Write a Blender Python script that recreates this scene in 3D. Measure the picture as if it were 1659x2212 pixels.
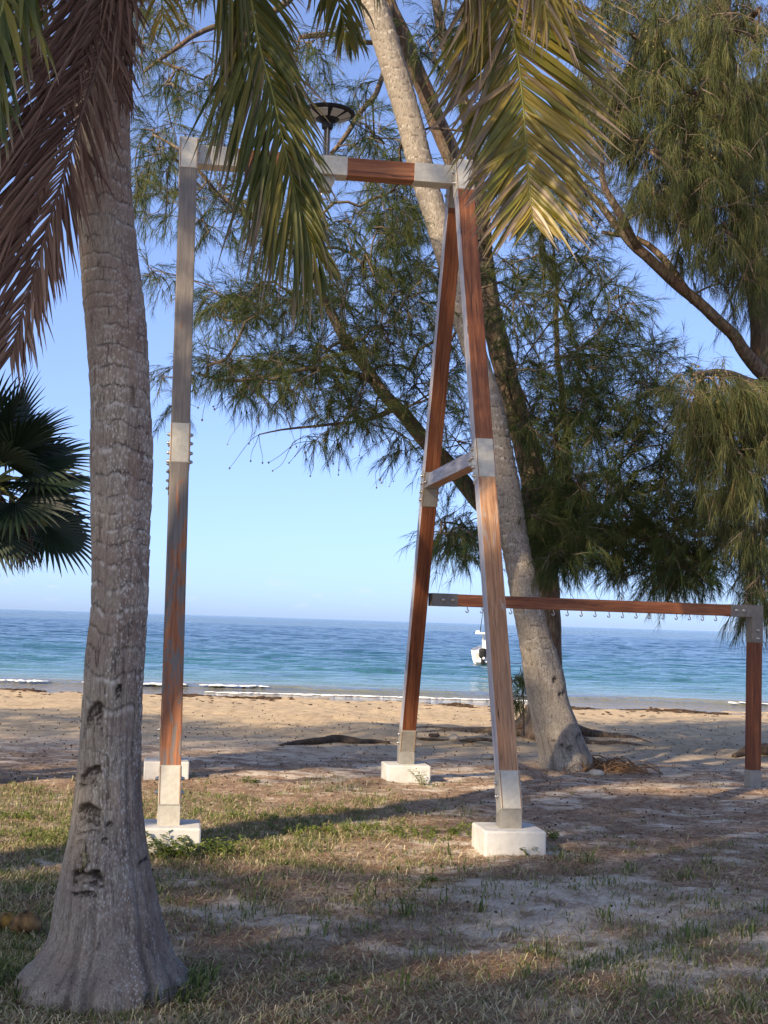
import bpy, bmesh, math, random
import numpy as np
from mathutils import Vector, Matrix
rad = math.radians
for o in list(bpy.data.objects): bpy.data.objects.remove(o)
scene = bpy.context.scene
COL = scene.collection
random.seed(7)

# ------------------------------------------------------------------ camera
FPX, W0, H0 = 3067.0, 1659.0, 2212.0        # focal length and frame in units of the photograph
EYE = np.array([0.0, 0.0, 1.5])
PITCH, ROLL = rad(4.38), rad(1.795)
_F = np.array([0, math.cos(PITCH), math.sin(PITCH)])
_R0 = np.array([1.0, 0, 0]); _U0 = np.array([0, -math.sin(PITCH), math.cos(PITCH)])
_R = math.cos(ROLL)*_R0 + math.sin(ROLL)*_U0
_U = -math.sin(ROLL)*_R0 + math.cos(ROLL)*_U0
cam_d = bpy.data.cameras.new('camera'); cam = bpy.data.objects.new('camera', cam_d); COL.objects.link(cam)
cam_d.sensor_fit = 'VERTICAL'; cam_d.sensor_height = 24.0; cam_d.lens = 24.0*FPX/H0
cam_d.clip_start = 0.05; cam_d.clip_end = 60000
cam.matrix_world = Matrix(((_R[0], _U[0], -_F[0], EYE[0]), (_R[1], _U[1], -_F[1], EYE[1]),
                           (_R[2], _U[2], -_F[2], EYE[2]), (0, 0, 0, 1)))
scene.camera = cam
scene.render.resolution_x = 768; scene.render.resolution_y = 1024

# ------------------------------------------------------------------ sky and sun
SUN_EL, SUN_AZ = rad(29.0), (0.64, 0.77)      # shadows run towards SUN_AZ on the ground
world = bpy.data.worlds.new('World'); scene.world = world; world.use_nodes = True
wn = world.node_tree.nodes; wl = world.node_tree.links
bg = wn['Background']; sky = wn.new('ShaderNodeTexSky'); sky.sky_type = 'NISHITA'; sky.sun_disc = False
sky.sun_elevation = SUN_EL
sky.sun_rotation = math.atan2(-SUN_AZ[0], -SUN_AZ[1])
sky.altitude = 0; sky.air_density = 0.35; sky.dust_density = 1.15; sky.ozone_density = 6.0
EXPO = 1.74
# soft shoulder on the sky's brightness, the same in every direction, as the phone's tone curve has it
lum = wn.new('ShaderNodeRGBToBW'); wl.new(sky.outputs[0], lum.inputs[0])
def wmath(op, a, b):
    n = wn.new('ShaderNodeMath'); n.operation = op
    for s, v in ((n.inputs[0], a), (n.inputs[1], b)):
        if isinstance(v, (int, float)): s.default_value = v
        else: wl.new(v, s)
    return n.outputs[0]
gain = wmath('ADD', 0.15, wmath('DIVIDE', 1.33, wmath('ADD', 1.0, wmath('MULTIPLY', lum.outputs[0], 0.15/0.25))))
vm = wn.new('ShaderNodeVectorMath'); vm.operation = 'SCALE'; wl.new(sky.outputs[0], vm.inputs[0]); wl.new(gain, vm.inputs['Scale'])
lum2 = wn.new('ShaderNodeRGBToBW'); wl.new(vm.outputs[0], lum2.inputs[0])      # thin white haze over the blue
hs = wn.new('ShaderNodeMix'); hs.data_type = 'RGBA'; hs.inputs[0].default_value = 0.28; wl.new(vm.outputs[0], hs.inputs[6]); wl.new(lum2.outputs[0], hs.inputs[7])
# a few faint far clouds low over the sea
tc = wn.new('ShaderNodeTexCoord'); sp_ = wn.new('ShaderNodeSeparateXYZ'); wl.new(tc.outputs['Generated'], sp_.inputs[0])
mp_ = wn.new('ShaderNodeMapping'); wl.new(tc.outputs['Generated'], mp_.inputs[0]); mp_.inputs['Scale'].default_value = (1, 1, 2.6)
cn_ = wn.new('ShaderNodeTexNoise'); wl.new(mp_.outputs[0], cn_.inputs[0]); cn_.inputs['Scale'].default_value = 42; cn_.inputs['Detail'].default_value = 6
def wramp(v, a, b):
    n = wn.new('ShaderNodeMapRange'); n.interpolation_type = 'SMOOTHSTEP'; wl.new(v, n.inputs[0]); n.inputs[1].default_value = a; n.inputs[2].default_value = b; return n.outputs[0]
cf = wmath('MULTIPLY', wmath('MULTIPLY', wramp(cn_.outputs[0], 0.54, 0.70), wmath('MULTIPLY', wramp(sp_.outputs[2], 0.004, 0.012), wramp(sp_.outputs[2], 0.034, 0.018))), 0.55)
cmx = wn.new('ShaderNodeMix'); cmx.data_type = 'RGBA'; wl.new(cf, cmx.inputs[0]); wl.new(hs.outputs[2], cmx.inputs[6])
cmx.inputs[7].default_value = tuple(c/0.15/2**EXPO for c in (0.80, 0.88, 0.94))+(1,)
wl.new(cmx.outputs[2], bg.inputs[0]); bg.inputs[1].default_value = 0.15
sun_d = bpy.data.lights.new('sun', 'SUN'); sun = bpy.data.objects.new('sun', sun_d); COL.objects.link(sun)
sun_d.energy = 2.4; sun_d.angle = rad(0.55); sun_d.color = (1.0, 0.82, 0.58)
_sd = Vector((SUN_AZ[0]*math.cos(SUN_EL), SUN_AZ[1]*math.cos(SUN_EL), -math.sin(SUN_EL)))
sun.rotation_euler = _sd.to_track_quat('-Z', 'Y').to_euler(); sun.location = (-8, -10, 12)
scene.view_settings.view_transform = 'Standard'; scene.view_settings.look = 'None'
scene.view_settings.exposure = EXPO; scene.view_settings.gamma = 1.0
scene.view_settings.use_curve_mapping = False

# ------------------------------------------------------------------ helpers
def at(px, py, d):
    """world point at depth y = d behind a photograph coordinate"""
    r = _F*FPX + _R*(px-W0/2) + _U*(H0/2-py)
    return EYE + r*(d/r[1])

def hsh(ix, iy, iz, s):
    h = (ix.astype(np.int64)*374761393 + iy.astype(np.int64)*668265263 + iz.astype(np.int64)*2147483647 + s*974711) & 0x7fffffff
    h = ((h ^ (h >> 13))*1274126177) & 0x7fffffff
    h = ((h ^ (h >> 16))*2246822519) & 0x7fffffff
    return ((h ^ (h >> 15)) & 0xffffff)/16777215.0
def vnoise(x, y, z=0.0, s=0):
    x, y, z = np.broadcast_arrays(np.asarray(x, float), np.asarray(y, float), np.asarray(z, float))
    ix, iy, iz = np.floor(x), np.floor(y), np.floor(z)
    fx, fy, fz = x-ix, y-iy, z-iz
    fx, fy, fz = [f*f*(3-2*f) for f in (fx, fy, fz)]
    r = 0
    for dx in (0, 1):
        for dy in (0, 1):
            for dz in (0, 1):
                wgt = (fx if dx else 1-fx)*(fy if dy else 1-fy)*(fz if dz else 1-fz)
                r = r + wgt*hsh(ix+dx, iy+dy, iz+dz, s)
    return r
def fbm(x, y, z=0.0, o=4, s=0):
    a, t, n = 1.0, 0.0, 0.0
    for i in range(o):
        t = t + a*vnoise(np.asarray(x)*2**i, np.asarray(y)*2**i, np.asarray(z)*2**i, s+i*17); n += a; a *= 0.5
    return t/n
def sst(a, b, x):
    t = np.clip((x-a)/(b-a), 0, 1); return t*t*(3-2*t)
def nrm(v):
    v = np.asarray(v, float); return v/np.maximum(np.linalg.norm(v, axis=-1, keepdims=True), 1e-9)

def mesh_np(name, V, faces, smooth=False, attrs=None):
    me = bpy.data.meshes.new(name)
    V = np.asarray(V, np.float32).reshape(-1, 3)
    fl = faces if isinstance(faces, list) else [faces]
    fl = [np.asarray(f, np.int32) for f in fl if len(f)]
    nl = sum(f.size for f in fl); nf = sum(len(f) for f in fl)
    me.vertices.add(len(V)); me.vertices.foreach_set('co', V.ravel())
    me.loops.add(nl); me.polygons.add(nf)
    me.loops.foreach_set('vertex_index', np.concatenate([f.ravel() for f in fl]))
    st = []; b = 0
    for f in fl:
        st.append(b+np.arange(len(f))*f.shape[1]); b += f.size
    me.polygons.foreach_set('loop_start', np.concatenate(st).astype(np.int32))
    me.polygons.foreach_set('use_smooth', np.full(nf, smooth, bool))
    me.update(calc_edges=True)
    for k, a in (attrs or {}).items():
        c = me.color_attributes.new(k, 'FLOAT_COLOR', 'POINT')
        a = np.asarray(a, np.float32)
        if a.shape[1] == 3: a = np.concatenate([a, np.ones((len(a), 1), np.float32)], 1)
        c.data.foreach_set('color', a.ravel())
    return me
def link(name, me, mat=None, parent=None, matrix=None):
    o = bpy.data.objects.new(name, me); COL.objects.link(o)
    if mat is not None and me is not None and len(me.materials) == 0:
        for m in (mat if isinstance(mat, (list, tuple)) else [mat]): me.materials.append(m)
    if parent is not None: o.parent = parent
    if matrix is not None: o.matrix_basis = matrix
    return o
def tag(o, label=None, cat=None, group=None, kind=None):
    if label: o['label'] = label
    if cat: o['category'] = cat
    if group: o['group'] = group
    if kind: o['kind'] = kind
    return o
def empty(name, loc=(0, 0, 0), rz=0):
    o = bpy.data.objects.new(name, None); COL.objects.link(o); o.location = loc; o.rotation_euler = (0, 0, rz)
    o.empty_display_size = 0.1; return o
def copy_tree(o, parent=None):
    c = o.copy(); COL.objects.link(c); c.parent = parent
    for ch in list(o.children): copy_tree(ch, c)
    return c

def box_bm(bm, sx, sy, sz, c=(0, 0, 0), bev=0.0, seg=1, mat=0):
    r = bmesh.ops.create_cube(bm, size=1.0)
    bmesh.ops.scale(bm, vec=(sx, sy, sz), verts=r['verts'])
    bmesh.ops.translate(bm, vec=c, verts=r['verts'])
    if bev > 0:
        es = list({e for v in r['verts'] for e in v.link_edges})
        bmesh.ops.bevel(bm, geom=es, offset=bev, segments=seg, affect='EDGES', profile=0.5)
def bm_mesh(name, bm, smooth=False):
    me = bpy.data.meshes.new(name); bm.normal_update(); bm.to_mesh(me); bm.free()
    if smooth: me.polygons.foreach_set('use_smooth', [True]*len(me.polygons))
    return me
def box_mesh(name, sx, sy, sz, bev=0.004, c=(0, 0, 0), seg=1):
    bm = bmesh.new(); box_bm(bm, sx, sy, sz, c, bev, seg); return bm_mesh(name, bm)
def tube(P, Rr, n=8, cap=True, jitter=None):
    """swept tube; returns V, quads (+tri caps as degenerate-free fans)"""
    P = np.asarray(P, float); m = len(P); Rr = np.broadcast_to(np.asarray(Rr, float), (m,))
    T = np.gradient(P, axis=0); T = nrm(T)
    ref = np.array([0.31, 0.95, 0.05]) if abs(T[0] @ np.array([0.31, 0.95, 0.05])) < 0.8 else np.array([1.0, 0.1, 0.2])
    V = []; S = nrm(np.cross(T[0], ref))
    for i in range(m):
        S = nrm(S - T[i]*(S @ T[i])); B = np.cross(T[i], S)
        a = np.arange(n)*2*math.pi/n
        rr = Rr[i] if jitter is None else Rr[i]*jitter[i]
        V.append(P[i] + (np.cos(a)[:, None]*S + np.sin(a)[:, None]*B)*np.reshape(rr, (-1, 1)))
    V = np.concatenate(V)
    i = np.arange(m-1)[:, None]*n; j = np.arange(n)[None]
    j2 = (j+1) % n
    Q = np.stack([i+j, i+j2, i+n+j2, i+n+j], -1).reshape(-1, 4)
    if cap:
        V = np.concatenate([V, P[:1], P[-1:]]); b = len(V)-2
        jj = np.arange(n); t0 = np.stack([(jj+1) % n, jj, np.full(n, b)], -1)
        e = (m-1)*n; t1 = np.stack([e+jj, e+(jj+1) % n, np.full(n, b+1)], -1)
        return V, [Q, np.concatenate([t0, t1])]
    return V, [Q]
def join(parts):
    Vs, q, t, b = [], [], [], 0
    for V, F in parts:
        Vs.append(V)
        for f in F:
            (q if f.shape[1] == 4 else t).append(f+b)
        b += len(V)
    return np.concatenate(Vs), [np.concatenate(x) for x in (q, t) if x]
def lathe(prof, n=24):
    prof = np.asarray(prof, float); m = len(prof)
    a = np.arange(n)*2*math.pi/n
    V = np.stack([prof[:, 0:1]*np.cos(a), prof[:, 0:1]*np.sin(a), np.repeat(prof[:, 1:2], n, 1)], -1).reshape(-1, 3)
    i = np.arange(m-1)[:, None]*n; j = np.arange(n)[None]; j2 = (j+1) % n
    return V, [np.stack([i+j, i+j2, i+n+j2, i+n+j], -1).reshape(-1, 4)]
def smooth_path(P, k):
    """Catmull-Rom resample of rows (any width) to k rows, even in arc length"""
    P = np.asarray(P, float); n = len(P)
    Q = np.concatenate([2*P[:1]-P[1:2], P, 2*P[-1:]-P[-2:-1]])
    out = []
    for i in range(n-1):
        p0, p1, p2, p3 = Q[i:i+4]; t = np.linspace(0, 1, 24, endpoint=(i == n-2))[:, None]
        out.append(0.5*((2*p1)+(p2-p0)*t+(2*p0-5*p1+4*p2-p3)*t**2+(3*p1-p0-3*p2+p3)*t**3))
    D = np.concatenate(out); s = np.concatenate([[0], np.cumsum(np.linalg.norm(np.diff(D[:, :3], axis=0), axis=1))])
    u = np.linspace(0, s[-1], k)
    return np.stack([np.interp(u, s, D[:, c]) for c in range(D.shape[1])], 1)

# ------------------------------------------------------------------ materials
class MT:
    def __init__(self, name, rough=0.8, spec=0.3):
        self.m = bpy.data.materials.new(name); self.m.use_nodes = True
        self.t = self.m.node_tree; self.n = self.t.nodes; self.l = self.t.links
        self.b = self.n['Principled BSDF']; self.b.inputs['Roughness'].default_value = rough
        self.b.inputs['Specular IOR Level'].default_value = spec
        self.out = self.n['Material Output']
    def coord(self, kind='Object', scale=(1, 1, 1), loc=(0, 0, 0)):
        c = self.n.new('ShaderNodeTexCoord'); mp = self.n.new('ShaderNodeMapping')
        self.l.new(c.outputs[kind], mp.inputs[0]); mp.inputs['Scale'].default_value = scale; mp.inputs['Location'].default_value = loc
        return mp.outputs[0]
    def world_pos(self, scale=(1, 1, 1)):
        g = self.n.new('ShaderNodeNewGeometry'); mp = self.n.new('ShaderNodeMapping')
        self.l.new(g.outputs['Position'], mp.inputs[0]); mp.inputs['Scale'].default_value = scale
        return mp.outputs[0]
    def noise(self, vec, scale, detail=4, rough=0.55, dist=0.0):
        n = self.n.new('ShaderNodeTexNoise'); self.l.new(vec, n.inputs['Vector'])
        n.inputs['Scale'].default_value = scale; n.inputs['Detail'].default_value = detail
        n.inputs['Roughness'].default_value = rough; n.inputs['Distortion'].default_value = dist
        return n.outputs['Fac']
    def voro(self, vec, scale, feat='F1', out='Distance'):
        n = self.n.new('ShaderNodeTexVoronoi'); n.feature = feat; self.l.new(vec, n.inputs['Vector'])
        n.inputs['Scale'].default_value = scale; return n.outputs[out]
    def ramp(self, fac, stops):
        r = self.n.new('ShaderNodeValToRGB'); e = r.color_ramp.elements
        while len(e) < len(stops): e.new(0.5)
        for el, (p, c) in zip(e, stops):
            el.position = p; el.color = (c, c, c, 1) if isinstance(c, (int, float)) else (*c, 1)
        self.l.new(fac, r.inputs[0]); return r.outputs[0]
    def mix(self, fac, a, b, mode='MIX'):
        m = self.n.new('ShaderNodeMix'); m.data_type = 'RGBA'; m.blend_type = mode
        for s, v in ((m.inputs[0], fac), (m.inputs[6], a), (m.inputs[7], b)):
            if isinstance(v, (int, float)): s.default_value = v
            elif isinstance(v, tuple): s.default_value = (*v, 1)
            else: self.l.new(v, s)
        return m.outputs[2]
    def math(self, op, a, b=0.0, clamp=False):
        m = self.n.new('ShaderNodeMath'); m.operation = op; m.use_clamp = clamp
        for s, v in ((m.inputs[0], a), (m.inputs[1], b)):
            if isinstance(v, (int, float)): s.default_value = v
            else: self.l.new(v, s)
        return m.outputs[0]
    def attr(self, name):
        a = self.n.new('ShaderNodeAttribute'); a.attribute_name = name; return a
    def rnd(self):
        return self.n.new('ShaderNodeObjectInfo').outputs['Random']
    def sep(self, c):
        s = self.n.new('ShaderNodeSeparateColor'); self.l.new(c, s.inputs[0]); return s.outputs
    def color(self, c):
        if isinstance(c, tuple): self.b.inputs['Base Color'].default_value = (*c, 1)
        else: self.l.new(c, self.b.inputs['Base Color'])
    def bump(self, h, strength=0.5, dist=0.01):
        b = self.n.new('ShaderNodeBump'); b.inputs['Strength'].default_value = strength; b.inputs['Distance'].default_value = dist
        self.l.new(h, b.inputs['Height']); self.l.new(b.outputs[0], self.b.inputs['Normal']); return b
    def translucent(self, c, fac):
        t = self.n.new('ShaderNodeBsdfTranslucent'); mx = self.n.new('ShaderNodeMixShader'); mx.inputs[0].default_value = fac
        if isinstance(c, tuple): t.inputs[0].default_value = (*c, 1)
        else: self.l.new(c, t.inputs[0])
        self.l.new(self.b.outputs[0], mx.inputs[1]); self.l.new(t.outputs[0], mx.inputs[2]); self.l.new(mx.outputs[0], self.out.inputs[0])

def m_attr_leaf(name, trans=0.3, rough=0.5, spec=0.35):
    m = MT(name, rough, spec); a = m.attr('col').outputs['Color']; m.color(a); m.translucent(a, trans); return m.m
M_NEEDLE = m_attr_leaf('casuarina_needles', 0.22, 0.65, 0.15)
M_FROND = m_attr_leaf('palm_leaflets', 0.22, 0.42, 0.4)
M_DEADFROND = m_attr_leaf('dead_palm_leaflets', 0.12, 0.7, 0.2)
M_FAN = m_attr_leaf('fan_palm_leaf', 0.12, 0.45, 0.4)
M_GRASS = m_attr_leaf('grass_blades', 0.3, 0.6, 0.25)
M_LITTER = m_attr_leaf('dry_needles', 0.0, 0.85, 0.1)

def m_bark():
    m = MT('casuarina_bark', 0.9, 0.15); v = m.coord('Object', (1, 1, 0.22))
    n1 = m.noise(v, 26, 6, 0.65, 0.4); n2 = m.noise(m.coord('Object'), 3.0, 3)
    c = m.ramp(n1, [(0.3, (0.05, 0.036, 0.028)), (0.5, (0.15, 0.115, 0.085)), (0.72, (0.30, 0.25, 0.19))])
    c = m.mix(m.ramp(n2, [(0.45, 0.0), (0.65, 0.55)]), c, (0.17, 0.10, 0.07)); m.color(c); m.bump(n1, 1.0, 0.03); return m.m
M_BARK = m_bark()
def m_twig():
    m = MT('casuarina_twig', 0.9, 0.1); n = m.noise(m.coord('Object'), 9, 3)
    m.color(m.ramp(n, [(0.35, (0.07, 0.055, 0.04)), (0.65, (0.20, 0.155, 0.115))])); return m.m
M_TWIG = m_twig()
def m_palm(name, warm):
    # colour attribute 'tone': R pale leaf scar, G dark gash or crack, B lichen, A unused
    m = MT(name, 0.92, 0.12); s = m.sep(m.attr('tone').outputs['Color'])
    v = m.coord('Object', (1, 1, 0.16)); fib = m.noise(v, 150, 5, 0.7); v2 = m.coord('Object')
    big = m.noise(v2, 4.0, 4, 0.6)
    base = m.ramp(fib, [(0.32, (0.15, 0.124, 0.096)), (0.52, (0.30, 0.258, 0.205)), (0.72, (0.45, 0.40, 0.33))])
    base = m.mix(m.ramp(big, [(0.45, 0.0), (0.62, warm)]), base, (0.25, 0.185, 0.145))
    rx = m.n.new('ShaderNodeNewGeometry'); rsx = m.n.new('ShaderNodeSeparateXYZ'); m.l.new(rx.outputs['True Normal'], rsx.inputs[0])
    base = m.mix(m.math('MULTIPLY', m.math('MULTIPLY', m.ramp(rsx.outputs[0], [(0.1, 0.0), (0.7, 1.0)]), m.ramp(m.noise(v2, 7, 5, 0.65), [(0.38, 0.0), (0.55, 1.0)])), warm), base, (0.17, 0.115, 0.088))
    base = m.mix(m.math('MULTIPLY', s[0], 0.75), base, (0.58, 0.54, 0.47))
    ck = m.noise(m.coord('Object', (1, 1, 0.13)), 55, 5, 0.7, 0.6)
    base = m.mix(m.math('MULTIPLY', m.ramp(ck, [(0.36, 0.85), (0.43, 0.0)]), 0.8), base, (0.055, 0.045, 0.037))
    sp = m.voro(m.coord('Object', (1, 1, 0.6)), 85); sp2 = m.voro(m.coord('Object', (1, 1, 0.7)), 34); n5 = m.noise(v2, 30, 5, 0.7)
    fleck = m.math('MULTIPLY', m.ramp(m.voro(m.coord('Object', (1, 1, 0.45)), 120), [(0.16, 1.0), (0.28, 0.0)]), m.ramp(m.noise(v2, 9, 4, 0.6), [(0.45, 0.0), (0.6, 0.7)]))
    base = m.mix(fleck, base, (0.52, 0.49, 0.43))
    spots = m.math('MULTIPLY', m.math('MAXIMUM', m.ramp(sp, [(0.24, 1.0), (0.40, 0.0)]), m.math('MULTIPLY', m.ramp(sp2, [(0.2, 1.0), (0.3, 0.0)]), m.ramp(n5, [(0.45, 0.0), (0.6, 1.0)]))), s[2])
    base = m.mix(m.math('MULTIPLY', spots, 0.62), base, (0.56, 0.54, 0.49))
    base = m.mix(m.math('MULTIPLY', s[1], 0.9), base, (0.022, 0.017, 0.013))
    m.color(base); m.bump(fib, 0.9, 0.007); return m.m
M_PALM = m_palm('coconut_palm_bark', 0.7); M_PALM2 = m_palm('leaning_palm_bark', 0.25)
def m_rachis(name, a, b):
    m = MT(name, 0.55, 0.35); m.color(m.ramp(m.noise(m.coord('Object'), 14, 3), [(0.3, a), (0.7, b)])); return m.m
M_RACHIS = m_rachis('green_rachis', (0.12, 0.14, 0.03), (0.24, 0.24, 0.06))
M_RACHIS_DEAD = m_rachis('dead_rachis', (0.07, 0.045, 0.03), (0.16, 0.10, 0.07))

def m_wood(name, c0, c1, c2, grey, greycol=(0.30, 0.27, 0.25), z0=0.0, z1=0.0):
    """timber with the grain along local z; grey = share of weathered patches, rising from z0 to z1"""
    m = MT(name, 0.62, 0.35); v = m.coord('Object', (1, 1, 0.045))
    r = m.rnd(); add = m.n.new('ShaderNodeVectorMath'); add.operation = 'ADD'
    cmb = m.n.new('ShaderNodeCombineXYZ'); m.l.new(m.math('MULTIPLY', r, 37.0), cmb.inputs[0]); m.l.new(m.math('MULTIPLY', r, 11.0), cmb.inputs[2])
    m.l.new(v, add.inputs[0]); m.l.new(cmb.outputs[0], add.inputs[1]); v = add.outputs[0]
    g1 = m.noise(v, 70, 6, 0.65, 0.8); g2 = m.noise(v, 16, 4, 0.6, 1.2)
    c = m.ramp(g2, [(0.3, c0), (0.5, c1), (0.7, c2)])
    c = m.mix(m.ramp(g1, [(0.35, 0.65), (0.6, 0.0)]), c, tuple(x*0.45 for x in c0))
    crack = m.ramp(m.noise(v, 30, 3, 0.5, 2.0), [(0.30, 1.0), (0.335, 0.0)])
    c = m.mix(m.math('MULTIPLY', crack, 0.8), c, (0.025, 0.016, 0.012))
    if grey > 0:
        pv = m.coord('Object', (1, 1, 0.22)); pn = m.noise(pv, 11, 6, 0.72, 0.6)
        if z1 > z0:
            sp = m.n.new('ShaderNodeSeparateXYZ'); m.l.new(m.coord('Object'), sp.inputs[0])
            mr = m.n.new('ShaderNodeMapRange'); m.l.new(sp.outputs[2], mr.inputs[0])
            mr.inputs[1].default_value = z0; mr.inputs[2].default_value = z1; mr.inputs[3].default_value = -0.06; mr.inputs[4].default_value = 0.26
            pn = m.math('ADD', pn, mr.outputs[0])
        f = m.ramp(pn, [(0.60-grey*0.3, 0.0), (0.66-grey*0.3, 0.95)])
        gcol = m.mix(m.ramp(g1, [(0.35, 0.7), (0.6, 0.0)]), greycol, tuple(x*0.5 for x in greycol))
        c = m.mix(f, c, gcol)
    m.color(c); m.bump(g1, 0.35, 0.004); return m.m
RB = ((0.16, 0.050, 0.020), (0.30, 0.105, 0.040), (0.40, 0.17, 0.075))
M_WOOD = m_wood('redbrown_timber', *RB, 0.0)
M_WOODPALE = m_wood('sunworn_timber', (0.30, 0.135, 0.06), (0.44, 0.225, 0.11), (0.54, 0.315, 0.17), 0.10, (0.42, 0.33, 0.26))
M_WOODGREY = m_wood('weathered_timber', (0.22, 0.075, 0.03), (0.36, 0.13, 0.05), (0.42, 0.2, 0.1), 0.60, (0.175, 0.16, 0.142), 1.5, 5.2)  # weathered patches; their grey is darkened to stand in for shade up high
M_PALESIDE = m_wood('pale_timber_side', (0.36, 0.35, 0.38), (0.45, 0.44, 0.47), (0.54, 0.53, 0.56), 0.0)  # paler lavender-grey timber, used only on the left-facing sides
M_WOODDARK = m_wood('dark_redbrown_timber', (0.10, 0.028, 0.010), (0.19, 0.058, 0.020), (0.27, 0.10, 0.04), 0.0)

def m_steel(name, c0, c1, rust=0.2):
    m = MT(name, 0.5, 0.5); v = m.coord('Object'); n = m.noise(v, 24, 6, 0.7); n2 = m.noise(m.coord('Object', (1, 1, 0.3)), 40, 5, 0.7)
    c = m.ramp(n, [(0.3, c0), (0.7, c1)])
    c = m.mix(m.math('MULTIPLY', m.ramp(n2, [(0.58, 0.0), (0.72, 1.0)]), rust), c, (0.22, 0.12, 0.055))
    c = m.mix(m.ramp(m.voro(v, 130), [(0.06, 0.6), (0.12, 0.0)]), c, (0.12, 0.11, 0.10))
    m.color(c); m.b.inputs['Metallic'].default_value = 0.15; m.bump(n, 0.2, 0.003); return m.m
M_STEEL = m_steel('galvanised_steel', (0.40, 0.37, 0.30), (0.55, 0.515, 0.43), 0.35)
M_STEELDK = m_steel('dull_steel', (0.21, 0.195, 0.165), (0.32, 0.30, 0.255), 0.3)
M_STEELRAIL = m_steel('brown_grey_steel', (0.12, 0.105, 0.085), (0.19, 0.17, 0.14), 0.35)
M_WELD = m_steel('rusty_weld', (0.22, 0.13, 0.065), (0.33, 0.20, 0.11), 0.5)
def m_metal(name, c, rough):
    m = MT(name, rough, 0.5); m.b.inputs['Metallic'].default_value = 0.9
    m.color(m.mix(m.math('MULTIPLY', m.noise(m.coord('Object'), 60, 3), 0.5), c, tuple(x*0.55 for x in c))); return m.m
M_BOLT = m_metal('steel_bolt', (0.55, 0.53, 0.5), 0.3); M_POLE = m_metal('steel_pole', (0.62, 0.6, 0.57), 0.22)
def m_conc(name):
    m = MT(name, 0.9, 0.2); v = m.coord('Object'); n = m.noise(v, 7, 6, 0.65); st = m.noise(m.coord('Object', (1, 1, 0.12)), 22, 4, 0.6)
    c = m.ramp(n, [(0.3, (0.48, 0.46, 0.42)), (0.7, (0.66, 0.64, 0.59))])
    c = m.mix(m.ramp(st, [(0.52, 0.0), (0.72, 0.45)]), c, (0.30, 0.27, 0.22))
    c = m.mix(m.ramp(m.voro(v, 45), [(0.07, 0.7), (0.12, 0.0)]), c, (0.2, 0.18, 0.16)); m.color(c)
    m.bump(m.noise(v, 60, 4), 0.35, 0.004); return m.m
M_CONC = m_conc('white_concrete')
def m_plain(name, c, rough=0.5, spec=0.4, var=0.15, sc=30):
    m = MT(name, rough, spec); n = m.noise(m.coord('Object'), sc, 4)
    m.color(m.ramp(n, [(0.3, tuple(x*(1-var) for x in c)), (0.7, tuple(min(1, x*(1+var)) for x in c))])); m.bump(n, 0.1, 0.002); return m.m
M_BLACK = m_plain('black_plastic', (0.012, 0.012, 0.013), 0.5, 0.2)
M_PANEL = m_plain('lamp_lens', (0.42, 0.41, 0.38), 0.3, 0.5, 0.1)
M_SOLAR = m_plain('solar_panel', (0.015, 0.02, 0.05), 0.15, 0.6)
M_GEL = m_plain('white_gelcoat', (0.80, 0.80, 0.77), 0.3, 0.5, 0.04)
M_STONE = m_plain('pale_stone', (0.42, 0.37, 0.30), 0.95, 0.1, 0.35, 9)
M_COCO = m_plain('coconut_husk', (0.16, 0.095, 0.04), 0.85, 0.2, 0.85, 22)
M_COCOY = m_plain('yellow_coconut_husk', (0.22, 0.12, 0.02), 0.7, 0.3, 0.95, 22)
M_DRIFT = m_plain('driftwood', (0.09, 0.07, 0.055), 0.95, 0.1, 0.5, 14)
M_CONE = m_plain('casuarina_cone', (0.20, 0.15, 0.065), 0.9, 0.1, 0.4, 8)
M_CONEDK = m_plain('fallen_cone', (0.05, 0.034, 0.026), 0.95, 0.05, 0.4, 8)
M_WEED = m_plain('seaweed', (0.07, 0.045, 0.03), 0.9, 0.1, 0.5, 3)
M_FOAM = m_plain('foam', (0.85, 0.85, 0.83), 0.8, 0.1, 0.06, 6)

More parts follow.
